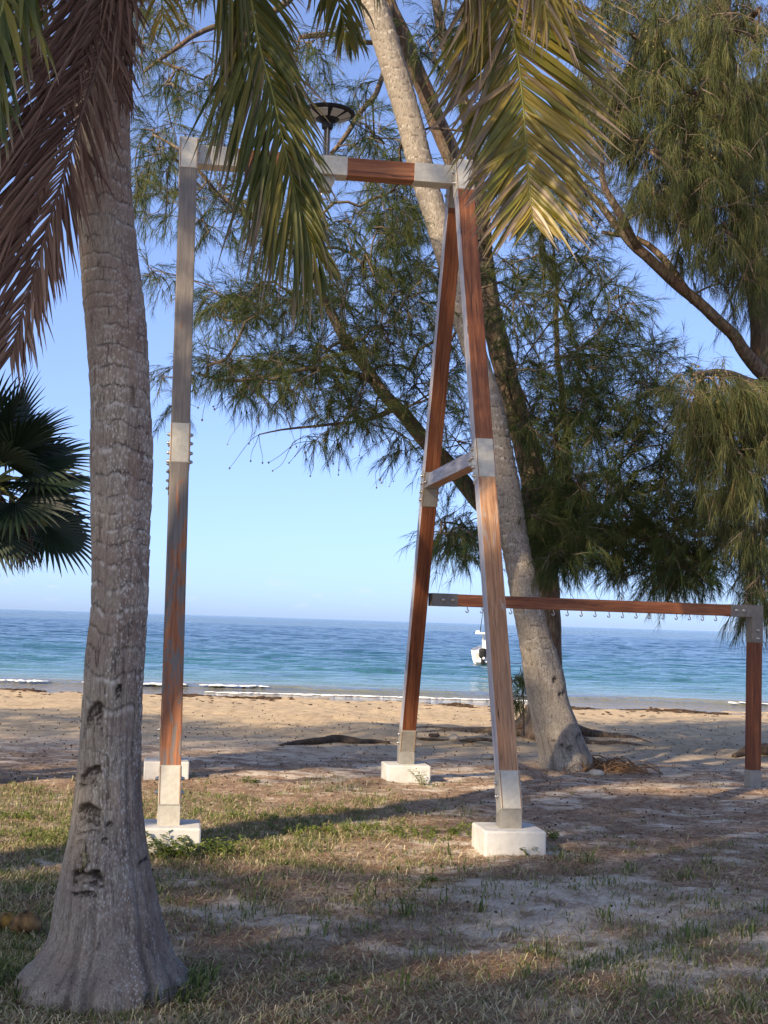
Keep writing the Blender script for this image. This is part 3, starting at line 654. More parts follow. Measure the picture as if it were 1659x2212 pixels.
# ================================================================== FAN PALM at the left
fan = empty('fan_palm'); tag(fan, 'dark fan palm with spiky round leaves behind the grey palm trunk', 'palm tree')
FH = at(-25, 1050, 12.2)
V, F = tube([(FH[0]-0.25, FH[1], -0.1), (FH[0]-0.15, FH[1], 0.8), (FH[0]-.05, FH[1], 1.9), FH], [0.17, 0.14, 0.13, 0.12], 16)
tw = mesh_np('fan_trunk', V, F, True, {'tone': np.zeros((len(V), 3))}); link('trunk', tw, M_PALM2, fan)
def fan_leaf(dirv, pet, Rl, seed, dead=False, nseg=34, spread=250):
    rng = np.random.default_rng(seed); dirv = nrm(dirv)
    end = FH + dirv*pet + np.array([0, 0, -0.10*pet])
    Pp = smooth_path([FH, FH+dirv*pet*0.5+np.array([0, 0, 0.03]), end], 10)
    V, F = tube(Pp, np.linspace(0.018, 0.011, 10), 6)
    o = link('leaf', mesh_np('petiole', V, F, True), M_RACHIS_DEAD if dead else M_RACHIS, fan)
    T = nrm(end-Pp[-2]); side = nrm(np.cross(T, [0, 0, 1.0]) + rng.normal(size=3)*0.35); side = nrm(side - T*(side@T)); up = np.cross(side, T)
    vs, fs, cs = [], [], []; b = 0
    c0 = np.array([0.018, 0.032, 0.016])*rng.uniform(0.8, 1.5) if not dead else np.array([0.10, 0.065, 0.045])*rng.uniform(0.7, 1.2)
    da = rad(spread)/nseg
    for i in range(nseg):
        a = -rad(spread)/2 + (i+0.5)*da
        L = Rl*(0.82+0.18*math.cos(a*0.7))*rng.uniform(0.93, 1.04)
        cup = 0.22
        d = math.cos(a)*T + math.sin(a)*side + cup*up*(1-abs(a)/3)
        d = nrm(d); lat = nrm(np.cross(d, up)); nm = np.cross(lat, d)
        pts = [end]; dd = d
        for k_ in range(7):
            g = 0.015 if k_ < 4 else 0.10
            if dead: g *= 4
            dd = nrm(dd+np.array([0, 0, -1])*g*rng.uniform(.4, 1.6)); pts.append(pts[-1]+dd*L/7)
        pts = np.array(pts); uu = np.linspace(0, 1, 8)
        wmax = 2*math.tan(da/2)*L*0.60
        ww = np.where(uu < 0.56, 2*math.tan(da/2)*L*uu*1.03, wmax*(1-uu)/0.44)+0.002
        fold = 0.35*ww
        vv = np.stack([pts-lat*ww[:, None]/2, pts+nm*fold[:, None], pts+lat*ww[:, None]/2], 1)
        vs.append(vv.reshape(-1, 3)); m_ = np.arange(7)[:, None]*3
        fs.append(np.concatenate([np.stack([m_+c, m_+c+1, m_+c+4, m_+c+3], -1).reshape(-1, 4) for c in (0, 1)])+b); b += 24
        cs.append(np.tile(c0*rng.uniform(0.8, 1.25), (24, 1)))
    link('blade', mesh_np('fan_blade', np.concatenate(vs), np.concatenate(fs), False, {'col': np.concatenate(cs)}), M_FAN, o)
rf = np.random.default_rng(8)
for i in range(24):
    az = i*2.399; el = 1.25-1.9*(i/23)
    fan_leaf((math.cos(az)*math.cos(el), math.sin(az)*math.cos(el), math.sin(el)), 0.40+0.18*rf.random(), 0.56+0.12*rf.random(), 300+i)
for i in range(9):
    az = i*0.7+.2; fan_leaf((math.cos(az)*0.7, math.sin(az)*0.7, -0.75), 0.35, 0.5, 350+i, True)

# ================================================================== CASUARINA TREES
def casuarina(name, label, limbs, regs, seed, nlen=(0.14, 0.26), droop=0.25, ntw=4, nn=22, pal=None, width=0.006, tw_len=(0.22, 0.48), hang=0.15, cone_regs=(), bare=(), pts=None, spread=0.30, minz=1.9):
    rng = np.random.default_rng(seed)
    root = empty(name); tag(root, label, 'tree', None)
    # main limbs
    nodes, par, fixed = [], [], []
    tubes = []
    for li, L in enumerate(limbs):
        A = np.array([[*(at(q[0], q[1], q[2]) if len(q) == 4 else q[:3]), q[-1]] for q in L])
        ln = np.linalg.norm(np.diff(A[:, :3], axis=0), axis=1).sum()
        m = max(8, int(ln/0.12)); P = smooth_path(A, m)
        P[:, :3] += (np.stack([fbm(np.arange(m)*0.16+li*9, c*5.0, 0, 3, seed+c) for c in range(3)], 1)-0.5)*0.10*np.clip(np.arange(m)/6, 0, 1)[:, None]
        jit = 0.8+0.4*fbm(np.arange(12)[None]*0.9+li*3, np.arange(m)[:, None]*0.25, 0, 3, seed+60)
        V, F = tube(P[:, :3], P[:, 3], 12, True, jit)
        tubes.append((P[:, 3].max(), li, V, F))
        st = max(1, int(0.22/0.12))
        for i in range(0, m, st):
            if P[i, 2] > minz: nodes.append(P[i, :3]); par.append(-1)
    tr = None
    for (r, li, V, F) in tubes:
        nm = 'trunk' if li == 0 else 'limb'
        o = link(nm, mesh_np('casuarina_'+nm, V, F, True), M_BARK, root)
    nf = len(nodes)
    # attractors
    AT = []
    for (cx, cy, rx, ry, n, d0, d1) in regs:
        for _ in range(n):
            a = rng.random()*2*math.pi; q = math.sqrt(rng.random())*1.12
            AT.append([*at(cx+rx*q*math.cos(a), cy+ry*q*math.sin(a), rng.uniform(d0, d1)), 1.0])
    for (cx, cy, rx, ry, n, d0, d1) in bare:
        for _ in range(n): AT.append([*at(cx+rx*rng.uniform(-1, 1), cy+ry*rng.uniform(-1, 1), rng.uniform(d0, d1)), 0.0])
    if pts is not None: AT += [[*q, 1.0] for q in pts]
    AT = np.array(AT); base = np.array(nodes)
    d0 = np.array([np.min(np.linalg.norm(base-a[:3], axis=1)) for a in AT]) + 99*(AT[:, 3] < 0.5); AT = AT[np.argsort(d0)]
    cap = len(AT)*10+nf; ND = np.zeros((cap, 3)); ND[:nf] = base; PR = np.full(cap, -1); cnt = np.zeros(cap); n_ = nf
    chains = []; tips = []; bares = []; bare_t = []
    for a in AT:
        if a[3] < 0.5:                      # bare hanging twig, ends in a cone
            q = ND[int(np.argmin(((ND[:n_]-a[:3])**2).sum(1)))]; L = np.linalg.norm(a[:3]-q)
            B = smooth_path([q, q+(a[:3]-q)*0.35+np.array([0, 0, 0.10*L])+rng.normal(size=3)*0.05*L, q+(a[:3]-q)*0.75+np.array([0, 0, 0.05*L])+rng.normal(size=3)*0.05*L, a[:3]], 12)
            bare_t.append(tube(B, np.linspace(0.0042, 0.0022, 12), 4, False)); bares.append(a[:3]); continue
        p = a[:3]; dv = ND[:n_]-p; dist = np.sqrt((dv**2).sum(1)) + 0.35*np.maximum(0, -dv[:, 2]*0.0+dv[:, 2])*0.5
        j = int(np.argmin(dist)); q = ND[j]; L = np.linalg.norm(p-q); kk = int(np.clip(L/0.28, 2, 8))
        mid = (p+q)/2 + np.array([0, 0, (0.10 if a[3] > 0.5 else 0.05)*L]) + rng.normal(size=3)*(0.09 if a[3] > 0.5 else 0.16)*L
        t = np.linspace(0, 1, kk+1)[:, None]; B = (1-t)**2*q+2*t*(1-t)*mid+t*t*p
        ids = [j]
        for i in range(1, kk+1):
            ND[n_] = B[i]; PR[n_] = ids[-1]; ids.append(n_); n_ += 1
        chains.append(ids)
        if a[3] > 0.5: tips.append((p, nrm(B[-1]-B[-2])))
        else: bares.append(p)
    cnt[:n_] = 0
    for ids in chains: cnt[ids[-1]] += 1
    for i in range(n_-1, nf-1, -1): cnt[PR[i]] += cnt[i]
    rr = np.minimum(0.0034*np.maximum(cnt, 1)**0.44, 0.05)
    parts = []
    for ids in chains:
        r = rr[ids].copy(); r[0] = min(r[0], r[1]*1.15)
        parts.append(tube(ND[ids], r, 5 if r[0] > 0.012 else 4, False))
    V, F = join(parts+bare_t)
    br = link('branches', mesh_np('casuarina_branches', V, F, True), M_TWIG, root)
    # twigs and needles
    tp = np.array([t[0] for t in tips]); td = np.array([t[1] for t in tips]); m = len(tp)
    S = np.repeat(tp, ntw, 0); Dr = np.repeat(td, ntw, 0)
    S = S - Dr*rng.random((len(S), 1))*0.15
    Dr = nrm(Dr*0.75 + rng.normal(size=S.shape)*0.55 + np.array([0, 0, -hang]))
    Ln = rng.uniform(*tw_len, (len(S), 1)); E = S+Dr*Ln*0.55; Dr2 = nrm(Dr+np.array([0, 0, -hang*1.2])+rng.normal(size=S.shape)*0.12); E2 = E+Dr2*Ln*0.45
    def strips(P0, P1, P2, w0, w1, w2):
        d = nrm(P2-P0); s = nrm(np.cross(d, rng.normal(size=P0.shape)))
        n = len(P0); V = np.stack([P0-s*w0/2, P0+s*w0/2, P1-s*w1/2, P1+s*w1/2, P2], 1).reshape(-1, 3)
        i = np.arange(n)*5
        return V, [np.stack([i, i+1, i+3, i+2], -1), np.stack([i+2, i+3, i+4], -1)]
    V, F = strips(S, E, E2, 0.009, 0.006, 0.003)
    link('twigs', mesh_np('casuarina_twigs', V, F), M_TWIG, root)
    rep = lambda a: np.repeat(a, nn, 0)
    u = rng.uniform(0.08, 1.0, (len(S)*nn, 1))
    b0 = np.where(u < 0.55, rep(S)+(rep(E)-rep(S))*(u/0.55), rep(E)+(rep(E2)-rep(E))*((u-0.55)/0.45))
    dirn = nrm(rep(Dr2)*0.85 + rng.normal(size=b0.shape)*spread + np.array([0, 0, -1])*droop*rng.random((len(b0), 1)))
    Lh = rng.uniform(*nlen, (len(b0), 1)); b1 = b0+dirn*Lh*0.5
    d2 = nrm(dirn+np.array([0, 0, -1])*droop*rng.uniform(0.6, 1.6, (len(b0), 1))); b2 = b1+d2*Lh*0.5
    V, F = strips(b0, b1, b2, width, width*0.85, 0)
    pal = np.array(pal)
    tone = np.clip(np.repeat(np.repeat(rng.beta(2, 2, (m, 1)), ntw, 0), nn, 0)*0.7+rng.random((len(b0), 1))*0.4-0.05, 0, 0.999)*(len(pal)-1)
    i0 = tone.astype(int)[:, 0]; f = tone-i0[:, None]
    cc = pal[i0]*(1-f)+pal[np.minimum(i0+1, len(pal)-1)]*f
    dry = rng.random((len(b0), 1)) < 0.03
    cc = np.where(dry, np.array([0.22, 0.15, 0.07]), cc)
    link('crown', mesh_np('casuarina_needles', V, F, False, {'col': np.repeat(cc, 5, 0)}), M_NEEDLE, root)
    # woody cones on the twigs
    if cone_regs or bares:
        ico = bmesh.new(); bmesh.ops.create_icosphere(ico, subdivisions=1, radius=1)
        bv = np.array([v.co[:] for v in ico.verts]); bf = np.array([[v.index for v in f.verts] for f in ico.faces]); ico.free()
        C = list(bares)
        for (cx, cy, rx, ry, n, da, db) in cone_regs:
            c0 = at(cx, cy, (da+db)/2)
            sel = np.linalg.norm(tp-c0, axis=1); ii = np.argsort(sel)[:max(6, n//3)]
            for _ in range(n):
                k_ = rng.choice(ii); C.append(tp[k_]+rng.normal(size=3)*0.06)
        C = np.array(C); sz = rng.uniform(0.008, 0.014, (len(C), 1, 1))
        V = bv[None]*sz*np.array([1, 1, 1.25])+C[:, None]; F = bf[None]+(np.arange(len(C))*len(bv))[:, None, None]
        tag(link('cones', mesh_np('casuarina_cones', V.reshape(-1, 3), F.reshape(-1, 3), True), M_CONE, root), kind='stuff')
    return root

PAL_A = [(0.028, 0.050, 0.020), (0.048, 0.078, 0.026), (0.085, 0.105, 0.030), (0.14, 0.14, 0.045)]
PAL_B = [(0.035, 0.050, 0.020), (0.062, 0.078, 0.027), (0.115, 0.122, 0.044), (0.19, 0.175, 0.07)]
dA = 19.3
limbs_A = [
    [(1172, 1600, dA, 0.30), (1173, 1560, dA, 0.235), (1180, 1480, dA, 0.20), (1181, 1380, dA, 0.185), (1178, 1280, dA, 0.185), (1174, 1190, dA, 0.195), (1166, 1100, dA, 0.215), (1148, 1010, dA, 0.19), (1124, 920, dA, 0.175),
     (1094, 800, dA, 0.165), (1064, 680, dA, 0.155), (1046, 560, dA, 0.145), (1020, 450, dA, 0.135), (975, 330, dA-.2, 0.13), (935, 240, dA-.3, 0.125), (890, 130, dA-.5, 0.115), (842, 10, dA-.7, 0.105), (780, -160, dA-.8, 0.09), (720, -360, dA-.8, 0.05)],
    [(1165, 1120, dA, 0.14), (1105, 1130, dA-.5, 0.125), (1045, 1092, dA-1.0, 0.115), (980, 1012, dA-1.4, 0.108), (918, 950, dA-1.7, 0.10), (858, 885, dA-1.9, 0.088), (800, 812, dA-2.0, 0.072), (760, 755, dA-2.0, 0.066), (725, 685, dA-2.1, 0.058), (690, 615, dA-2.1, 0.05), (678, 565, dA-2.1, 0.035)],
    [(1190, 1120, dA, 0.10), (1226, 1090, dA-.1, 0.05), (1226, 935, dA-.2, 0.045), (1212, 830, dA-.2, 0.042), (1198, 770, dA-.3, 0.038), (1205, 660, dA-.3, 0.032), (1200, 560, dA-.3, 0.02)],
    [(1050, 560, dA, 0.09), (1046, 480, dA-.4, 0.085), (1015, 290, dA-.6, 0.078), (985, 190, dA-.8, 0.072), (950, 60, dA-1, 0.066), (930, -60, dA-1, 0.05)],
    [(842, 10, dA-.7, 0.06), (830, 120, dA-1.5, 0.04), (815, 200, dA-2.0, 0.036), (770, 250, dA-2.5, 0.032), (735, 310, dA-2.9, 0.028), (700, 345, dA-3.0, 0.022)],
    [(678, 600, dA-2.1, 0.035), (640, 560, dA-2.4, 0.026), (560, 480, dA-2.8, 0.024), (470, 405, dA-3.1, 0.022), (400, 330, dA-3.3, 0.02), (330, 290, dA-3.3, 0.012)],
    [(800, 820, dA-2.0, 0.05), (740, 800, dA-2.2, 0.032), (680, 790, dA-2.5, 0.026), (600, 805, dA-2.8, 0.022), (500, 820, dA-3.0, 0.018), (420, 810, dA-3.1, 0.01)],
    [(790, -140, dA-.8, 0.07), (690, -60, dA-1.6, 0.05), (560, 40, dA-2.3, 0.042), (450, 60, dA-2.8, 0.036), (370, 110, dA-3.2, 0.028), (310, 160, dA-3.4, 0.015)],
    [(1170, 1130, dA, 0.12), (1260, 1140, dA-.6, 0.07), (1350, 1150, dA-1.2, 0.06), (1440, 1175, dA-1.6, 0.045), (1520, 1210, dA-1.8, 0.03)],
    [(855, 880, dA-1.9, 0.05), (800, 905, dA-2.1, 0.022), (740, 915, dA-2.3, 0.018), (640, 925, dA-2.5, 0.014), (560, 940, dA-2.6, 0.008)],
    [(700, 78, dA-1.2, 0.02), (640, 84, dA-1.5, 0.026), (720, 80, dA-1.0, 0.03), (800, 95, dA-.8, 0.035), (850, 60, dA-.7, 0.04)],
]
a0, a1 = dA-4.2, dA-0.6
regs_A = [(cx, cy, rx, ry, int(n*(0.9 if cx < 1080 else 1.05)+0.5), da, db) for (cx, cy, rx, ry, n, da, db) in [(350, 70, 75, 110, 46, a0, a1), (400, 240, 100, 90, 50, a0, a1), (330, 330, 50, 60, 22, a0, a1), (330, 420, 50, 60, 22, a0, a1), (450, 440, 90, 60, 32, a0, a1), (560, 460, 110, 55, 36, a0, a1), (345, 595, 50, 25, 9, a0, a1),
          (640, 160, 80, 80, 26, a0, a1), (720, 85, 80, 45, 18, a0, a1), (560, 70, 60, 60, 18, a0, a1), (780, 230, 50, 60, 20, a0, a1), (800, 330, 80, 50, 30, a0, a1), (850, 440, 70, 80, 70, a0, a1), (800, 540, 90, 60, 46, a0, a1), (700, 470, 60, 50, 14, a0, a1),
          (480, 645, 60, 26, 26, a0, a1), (580, 645, 80, 36, 46, a0, a1), (540, 692, 90, 22, 22, a0, a1), (690, 645, 60, 45, 32, a0, a1), (600, 565, 70, 36, 12, a0, a1), (780, 650, 60, 60, 30, a0, a1), (865, 620, 60, 80, 38, a0, a1),
          (460, 795, 60, 26, 22, a0, a1), (560, 795, 70, 34, 40, a0, a1), (650, 775, 70, 42, 42, a0, a1), (750, 780, 70, 55, 42, a0, a1), (840, 740, 60, 80, 42, a0, a1), (610, 855, 90, 24, 22, a0, a1), (730, 870, 80, 34, 28, a0, a1), (810, 890, 70, 34, 20, a0, a1),
          (905, 820, 60, 60, 24, a0, a1), (720, 935, 80, 18, 8, a0, a1), (885, 960, 50, 36, 14, a0, a1), (955, 700, 55, 150, 50, a0, a1), (985, 950, 45, 80, 26, a0, a1), (1000, 1150, 55, 45, 44, a0, a1), (1000, 1190, 25, 35, 10, a0, a1), (370, 800, 40, 12, 5, a0, a1), (370, 870, 20, 20, 4, a0, a1),
          (1150, 450, 60, 100, 36, a0, a1), (1250, 470, 80, 90, 46, a0, a1), (1130, 620, 60, 80, 44, a0, a1), (1250, 620, 80, 60, 34, a0, a1), (1180, 780, 90, 80, 66, a0, a1), (1330, 670, 70, 50, 26, a0, a1), (1310, 800, 90, 60, 52, a0, a1), (1420, 800, 70, 60, 36, a0, a1),
          (1200, 930, 80, 60, 70, a0, a1), (1300, 930, 90, 60, 58, a0, a1), (1430, 930, 90, 70, 62, a0, a1), (1200, 1080, 65, 75, 110, a0, a1), (1300, 1080, 90, 70, 86, a0, a1), (1420, 1080, 100, 80, 92, a0, a1), (1190, 1170, 50, 50, 60, a0, a1), (1260, 1170, 90, 40, 60, a0, a1), (1390, 1190, 90, 45, 76, a0, a1),
          (1470, 1240, 60, 40, 50, a0, a1), (1540, 1150, 90, 80, 60, a0, a1), (1000, 90, 60, 100, 40, a0, a1), (1060, 300, 50, 100, 30, a0, a1), (920, 60, 40, 60, 12, a0, a1), (1100, 1480, 30, 40, 0, a0, a1)]]
casuarina('casuarina_tree', 'tall casuarina tree with forked dark trunk and feathery drooping needles beside the leaning palm', limbs_A, regs_A, 101,
          pal=PAL_A, nn=34, ntw=3, droop=0.30, width=0.0046, nlen=(0.12, 0.23), hang=0.22, bare=[(560, 985, 90, 35, 9, a0, a1), (700, 990, 90, 45, 12, a0, a1), (860, 1020, 60, 50, 9, a0, a1), (440, 880, 60, 30, 5, a0, a1), (420, 520, 60, 40, 6, a0, a1), (1330, 1290, 100, 25, 7, a0, a1)])
dB = 16.8
limbs_B = [
    [(5.25, 17.0, -0.15, 0, 0.36), (5.2, 16.95, 0.4, 0, 0.27), (5.1, 16.9, 1.6, 0, 0.23), (4.95, 16.85, 3.2, 0, 0.21), (*at(1690, 860, dB), 0, 0.19), (*at(1655, 760, dB), 0, 0.175), (*at(1638, 640, dB), 0, 0.155), (*at(1608, 500, dB), 0, 0.14), (*at(1585, 320, dB), 0, 0.12), (*at(1562, 120, dB), 0, 0.11), (*at(1556, -60, dB), 0, 0.09), (*at(1550, -300, dB), 0, 0.04)],
    [(1665, 820, dB, 0.10), (1604, 760, dB-.3, 0.075), (1550, 690, dB-.6, 0.068), (1450, 606, dB-1.0, 0.060), (1370, 532, dB-1.3, 0.052), (1329, 485, dB-1.4, 0.044), (1280, 425, dB-1.5, 0.034), (1239, 380, dB-1.6, 0.024), (1205, 330, dB-1.6, 0.02)],
    [(1375, 535, dB-1.3, 0.05), (1345, 470, dB-1.6, 0.045), (1310, 400, dB-1.8, 0.035), (1300, 330, dB-1.9, 0.02)],
    [(1500, 650, dB-.8, 0.05), (1440, 570, dB-.6, 0.045), (1380, 520, dB-.5, 0.035), (1300, 500, dB-.4, 0.02)],
    [(1690, 880, dB, 0.10), (1630, 830, dB-1.0, 0.06), (1560, 805, dB-1.6, 0.045), (1500, 800, dB-2.0, 0.025)],
    [(1585, 320, dB, 0.08), (1520, 230, dB-.8, 0.055), (1440, 150, dB-1.3, 0.045), (1370, 80, dB-1.7, 0.03), (1320, 60, dB-1.9, 0.015)],
    [(1562, 120, dB, 0.07), (1600, 60, dB-1, 0.05), (1640, 20, dB-1.8, 0.03)],
    [(1605, 480, dB, 0.07), (1560, 400, dB-1.0, 0.05), (1480, 340, dB-1.6, 0.035), (1410, 330, dB-2.0, 0.02)],
    [(4.95, 16.85, 3.0, 0, 0.10), (*at(1640, 1140, dB-.8), 0, 0.06), (*at(1570, 1150, dB-1.2), 0, 0.05), (*at(1500, 1160, dB-1.6), 0, 0.03)],
]
b0_, b1_ = dB-2.6, dB+0.8
regs_B = [(cx, cy, rx, ry, int(n*0.95+0.5), da, db) for (cx, cy, rx, ry, n, da, db) in [(1350, 90, 90, 110, 80, b0_, b1_), (1470, 90, 90, 110, 110, b0_, b1_), (1600, 90, 80, 120, 110, b0_, b1_), (1300, 230, 50, 80, 34, b0_, b1_), (1410, 260, 90, 90, 110, b0_, b1_), (1550, 280, 100, 110, 150, b0_, b1_), (1645, 300, 40, 120, 60, b0_, b1_),
          (1450, 410, 90, 50, 70, b0_, b1_), (1560, 460, 90, 70, 90, b0_, b1_), (1645, 500, 40, 90, 44, b0_, b1_), (1500, 545, 50, 36, 16, b0_, b1_), (1610, 610, 50, 50, 30, b0_, b1_), (1545, 850, 70, 50, 66, b0_-.4, b0_+1), (1625, 940, 60, 110, 110, b0_-.4, b0_+1.4), (1540, 950, 50, 70, 46, b0_-.2, b0_+1.2),
          (1640, 1280, 30, 50, 24, b0_, b1_), (1600, 1100, 60, 80, 60, b0_, b1_), (1650, 1190, 30, 60, 30, b0_, b1_), (1720, 300, 50, 300, 60, b0_, b1_), (1450, -100, 200, 80, 90, b0_, b1_), (1740, 900, 60, 200, 50, b0_, b1_)]]
cones_B = [(1350, 100, 0, 0, 26, b0_, b0_+1), (1310, 170, 0, 0, 16, b0_, b0_+1), (1400, 140, 0, 0, 26, b0_, b0_+1), (1460, 260, 0, 0, 30, b0_, b0_+1), (1520, 330, 0, 0, 20, b0_, b0_+1), (1400, 60, 0, 0, 20, b0_, b0_+1), (1480, 860, 0, 0, 20, b0_, b0_), (1530, 820, 0, 0, 24, b0_, b0_), (1490, 900, 0, 0, 16, b0_, b0_)]
treeB = casuarina('casuarina_tree', 'big casuarina tree with long hanging olive needles and clusters of small cones', limbs_B, regs_B, 202,
          pal=PAL_B, nn=30, ntw=3, droop=0.85, nlen=(0.16, 0.30), hang=0.62, tw_len=(0.25, 0.5), width=0.0044, cone_regs=cones_B)

# ================================================================== TIMBER A-FRAME
YAW = rad(8.7); FC = Vector((-0.52, 11.415, 0.0)); TX = -0.045
frame = empty('climbing_frame', FC, YAW)
tag(frame, 'tall timber climbing frame on two A-shaped leg pairs joined by steel sleeves', 'climbing frame')
HW, HD, HT = 1.12, 2.03, 5.30           # half width, half depth at the feet, height
SEC = 0.135
def mat_along(p0, p1, xdir=(1, 0, 0)):
    p0 = Vector(p0); z = (Vector(p1)-p0).normalized(); x = Vector(xdir); x = (x-z*x.dot(z)).normalized(); y = z.cross(x)
    return Matrix(((x[0], y[0], z[0], p0[0]), (x[1], y[1], z[1], p0[1]), (x[2], y[2], z[2], p0[2]), (0, 0, 0, 1)))
def timber(name, p0, p1, sx, sy, mats, parent, side_mat=None, xdir=(1, 0, 0)):
    L = (Vector(p1)-Vector(p0)).length
    bm = bmesh.new(); box_bm(bm, sx, sy, L, (0, 0, L/2), 0.007, 2)
    for f in bm.faces:
        f.normal_update()
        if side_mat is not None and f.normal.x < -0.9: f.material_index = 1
    me = bm_mesh(name, bm); me.materials.append(mats)
    if side_mat is not None: me.materials.append(side_mat)
    return link(name, me, None, parent, mat_along(p0, p1, xdir))
bolt_bm = bmesh.new()
bmesh.ops.create_cone(bolt_bm, cap_ends=True, segments=10, radius1=0.017, radius2=0.017, depth=0.006, matrix=Matrix.Translation((0, 0, 0.003)))
bmesh.ops.create_uvsphere(bolt_bm, u_segments=10, v_segments=6, radius=0.0125, matrix=Matrix.Translation((0, 0, 0.011)))
BOLT = bm_mesh('bolt', bolt_bm, True); BOLT.materials.append(M_BOLT)
def bolt(parent, pos, axis):
    q = Vector(axis).to_track_quat('Z', 'Y'); return link('bolt', BOLT, None, parent, Matrix.Translation(pos) @ q.to_matrix().to_4x4())
def sleeve(name, parent, z0, z1, s, mat, weld=True):
    """steel box sleeve round a timber, in the timber's own axes"""
    bm = bmesh.new(); box_bm(bm, s, s, z1-z0, (0, 0, (z0+z1)/2), 0.004, 1)
    o = link(name, bm_mesh(name, bm), mat, parent)
    if weld:
        for sx in (-1, 1):
            for sy in (-1, 1):
                w = box_mesh('weld_seam', 0.008, 0.003, z1-z0-0.012, 0.0012, (sx*(s/2-0.008), sy*(s/2+0.0008), (z0+z1)/2))
                link('weld_seam', w, M_WELD, o)
    return o
legs = {}
for sx in (-1, 1):
    for sy in (-1, 1):
        x = sx*HW; p0 = (x, sy*HD, 0.30); p1 = (x+TX, sy*0.085, HT-0.03)
        front = sy < 0
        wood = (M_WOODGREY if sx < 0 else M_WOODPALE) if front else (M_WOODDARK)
        lg = timber('leg', p0, p1, SEC, SEC, wood, frame, M_PALESIDE if (sx > 0) else None)
        legs[(sx, sy)] = lg
        L = (Vector(p1)-Vector(p0)).length
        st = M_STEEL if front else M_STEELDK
        if sx > 0 and front:                                # redder, less worn upper half of this leg
            up = timber('upper_timber', (0, 0, 2.74), (0, 0, L-0.29), SEC+0.003, SEC+0.003, M_WOOD, lg, M_PALESIDE)
        s = SEC+0.008
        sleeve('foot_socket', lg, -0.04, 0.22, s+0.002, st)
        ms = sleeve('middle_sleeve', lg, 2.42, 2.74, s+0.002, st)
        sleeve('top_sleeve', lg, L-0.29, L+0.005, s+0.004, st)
        for zz in (2.47, 2.54, 2.62, 2.69):
            for bx in (-1, 1): bolt(lg, (bx*(s/2+0.001), sy*(-0.02), zz), (bx, 0, 0))
        for zz in (0.06, 0.15): 
            for bx in (-1, 1): bolt(lg, (bx*(s/2+0.001), 0, zz), (bx, 0, 0))
        for zz in (L-0.09, L-0.2): bolt(lg, (-sx*(s/2+0.002), sy*0.02, zz), (-sx, 0, 0))
        # vertical steel foot and concrete footing
        sk = box_mesh('steel_foot', SEC+0.0085, SEC+0.0085, 0.145, 0.003, (0, 0, 0.0725))
        link('steel_foot', sk, M_STEELDK if not front or sx > 0 else M_STEEL, frame, Matrix.Translation((x, sy*(HD+0.003), 0.145)))
        bm = bmesh.new(); box_bm(bm, 0.41, 0.41, 0.36, (0, 0, -0.02), 0.012, 2)
        bmesh.ops.subdivide_edges(bm, edges=bm.edges[:], cuts=3, use_grid_fill=True)
        for v in bm.verts:
            q = v.co; nz = float(fbm(q.x*9+sx*5, q.y*9+sy*7, q.z*9, 3, 12))-0.5
            v.co = q*(1+0.035*nz)
        link('footing', bm_mesh('footing', bm), M_CONC, frame, Matrix.Translation((x, sy*HD, 0.0)))
    # horizontal brace between the legs
    zb = 2.75; t = (zb-0.30)/(HT-0.03-0.30); yb = HD+(0.085-HD)*t
    br = timber('brace', (sx*HW+TX*.48, -yb+0.07, zb), (sx*HW+TX*.48, yb-0.07, zb), 0.115, 0.115, M_WOODPALE, frame, M_PALESIDE)
    Lb = 2*yb-0.14
    for z0, z1 in ((-0.03, 0.15), (Lb-0.15, Lb+0.03)):
        sl = link('end_sleeve', box_mesh('end_sleeve', 0.125, 0.125, z1-z0, 0.003, (0, 0, (z0+z1)/2)), M_STEELDK if z0 > 0 else M_STEEL, br)
        for zz in ((z0+z1)/2-0.035, (z0+z1)/2+0.035):
            bolt(br, (-0.064, 0.02, zz), (-1, 0, 0))
# top beam
zt = HT-0.105; hb = 0.15
beam = timber('top_beam', (-HW+0.075+TX, 0, zt), (HW-0.075+TX, 0, zt), hb, hb, M_WOOD, frame, None, (0, 0, 1))
Lb = 2*HW-0.15
def bsl(z0, z1): return link('beam_sleeve', box_mesh('beam_sleeve', hb+0.008, hb+0.008, z1-z0, 0.004, (0, 0, (z0+z1)/2)), M_STEEL, beam)
bsl(-0.004, 0.32); bsl(Lb-0.32, Lb+0.004); bsl(Lb/2-0.17, Lb/2+0.17)
for zz in (0.06, 0.24, Lb-0.26, Lb-0.12): bolt(beam, (0.012, -(hb/2+0.005), zz), (0, -1, 0)); 
for sx in (-1, 1):                       # gusset plates closing the two apexes
    bm = bmesh.new(); box_bm(bm, SEC+0.02, 0.30, 0.012, (0, 0, 0), 0.003)
    link('apex_plate', bm_mesh('apex_plate', bm), M_STEEL, frame, Matrix.Translation((sx*HW+TX, 0, HT+0.002)))
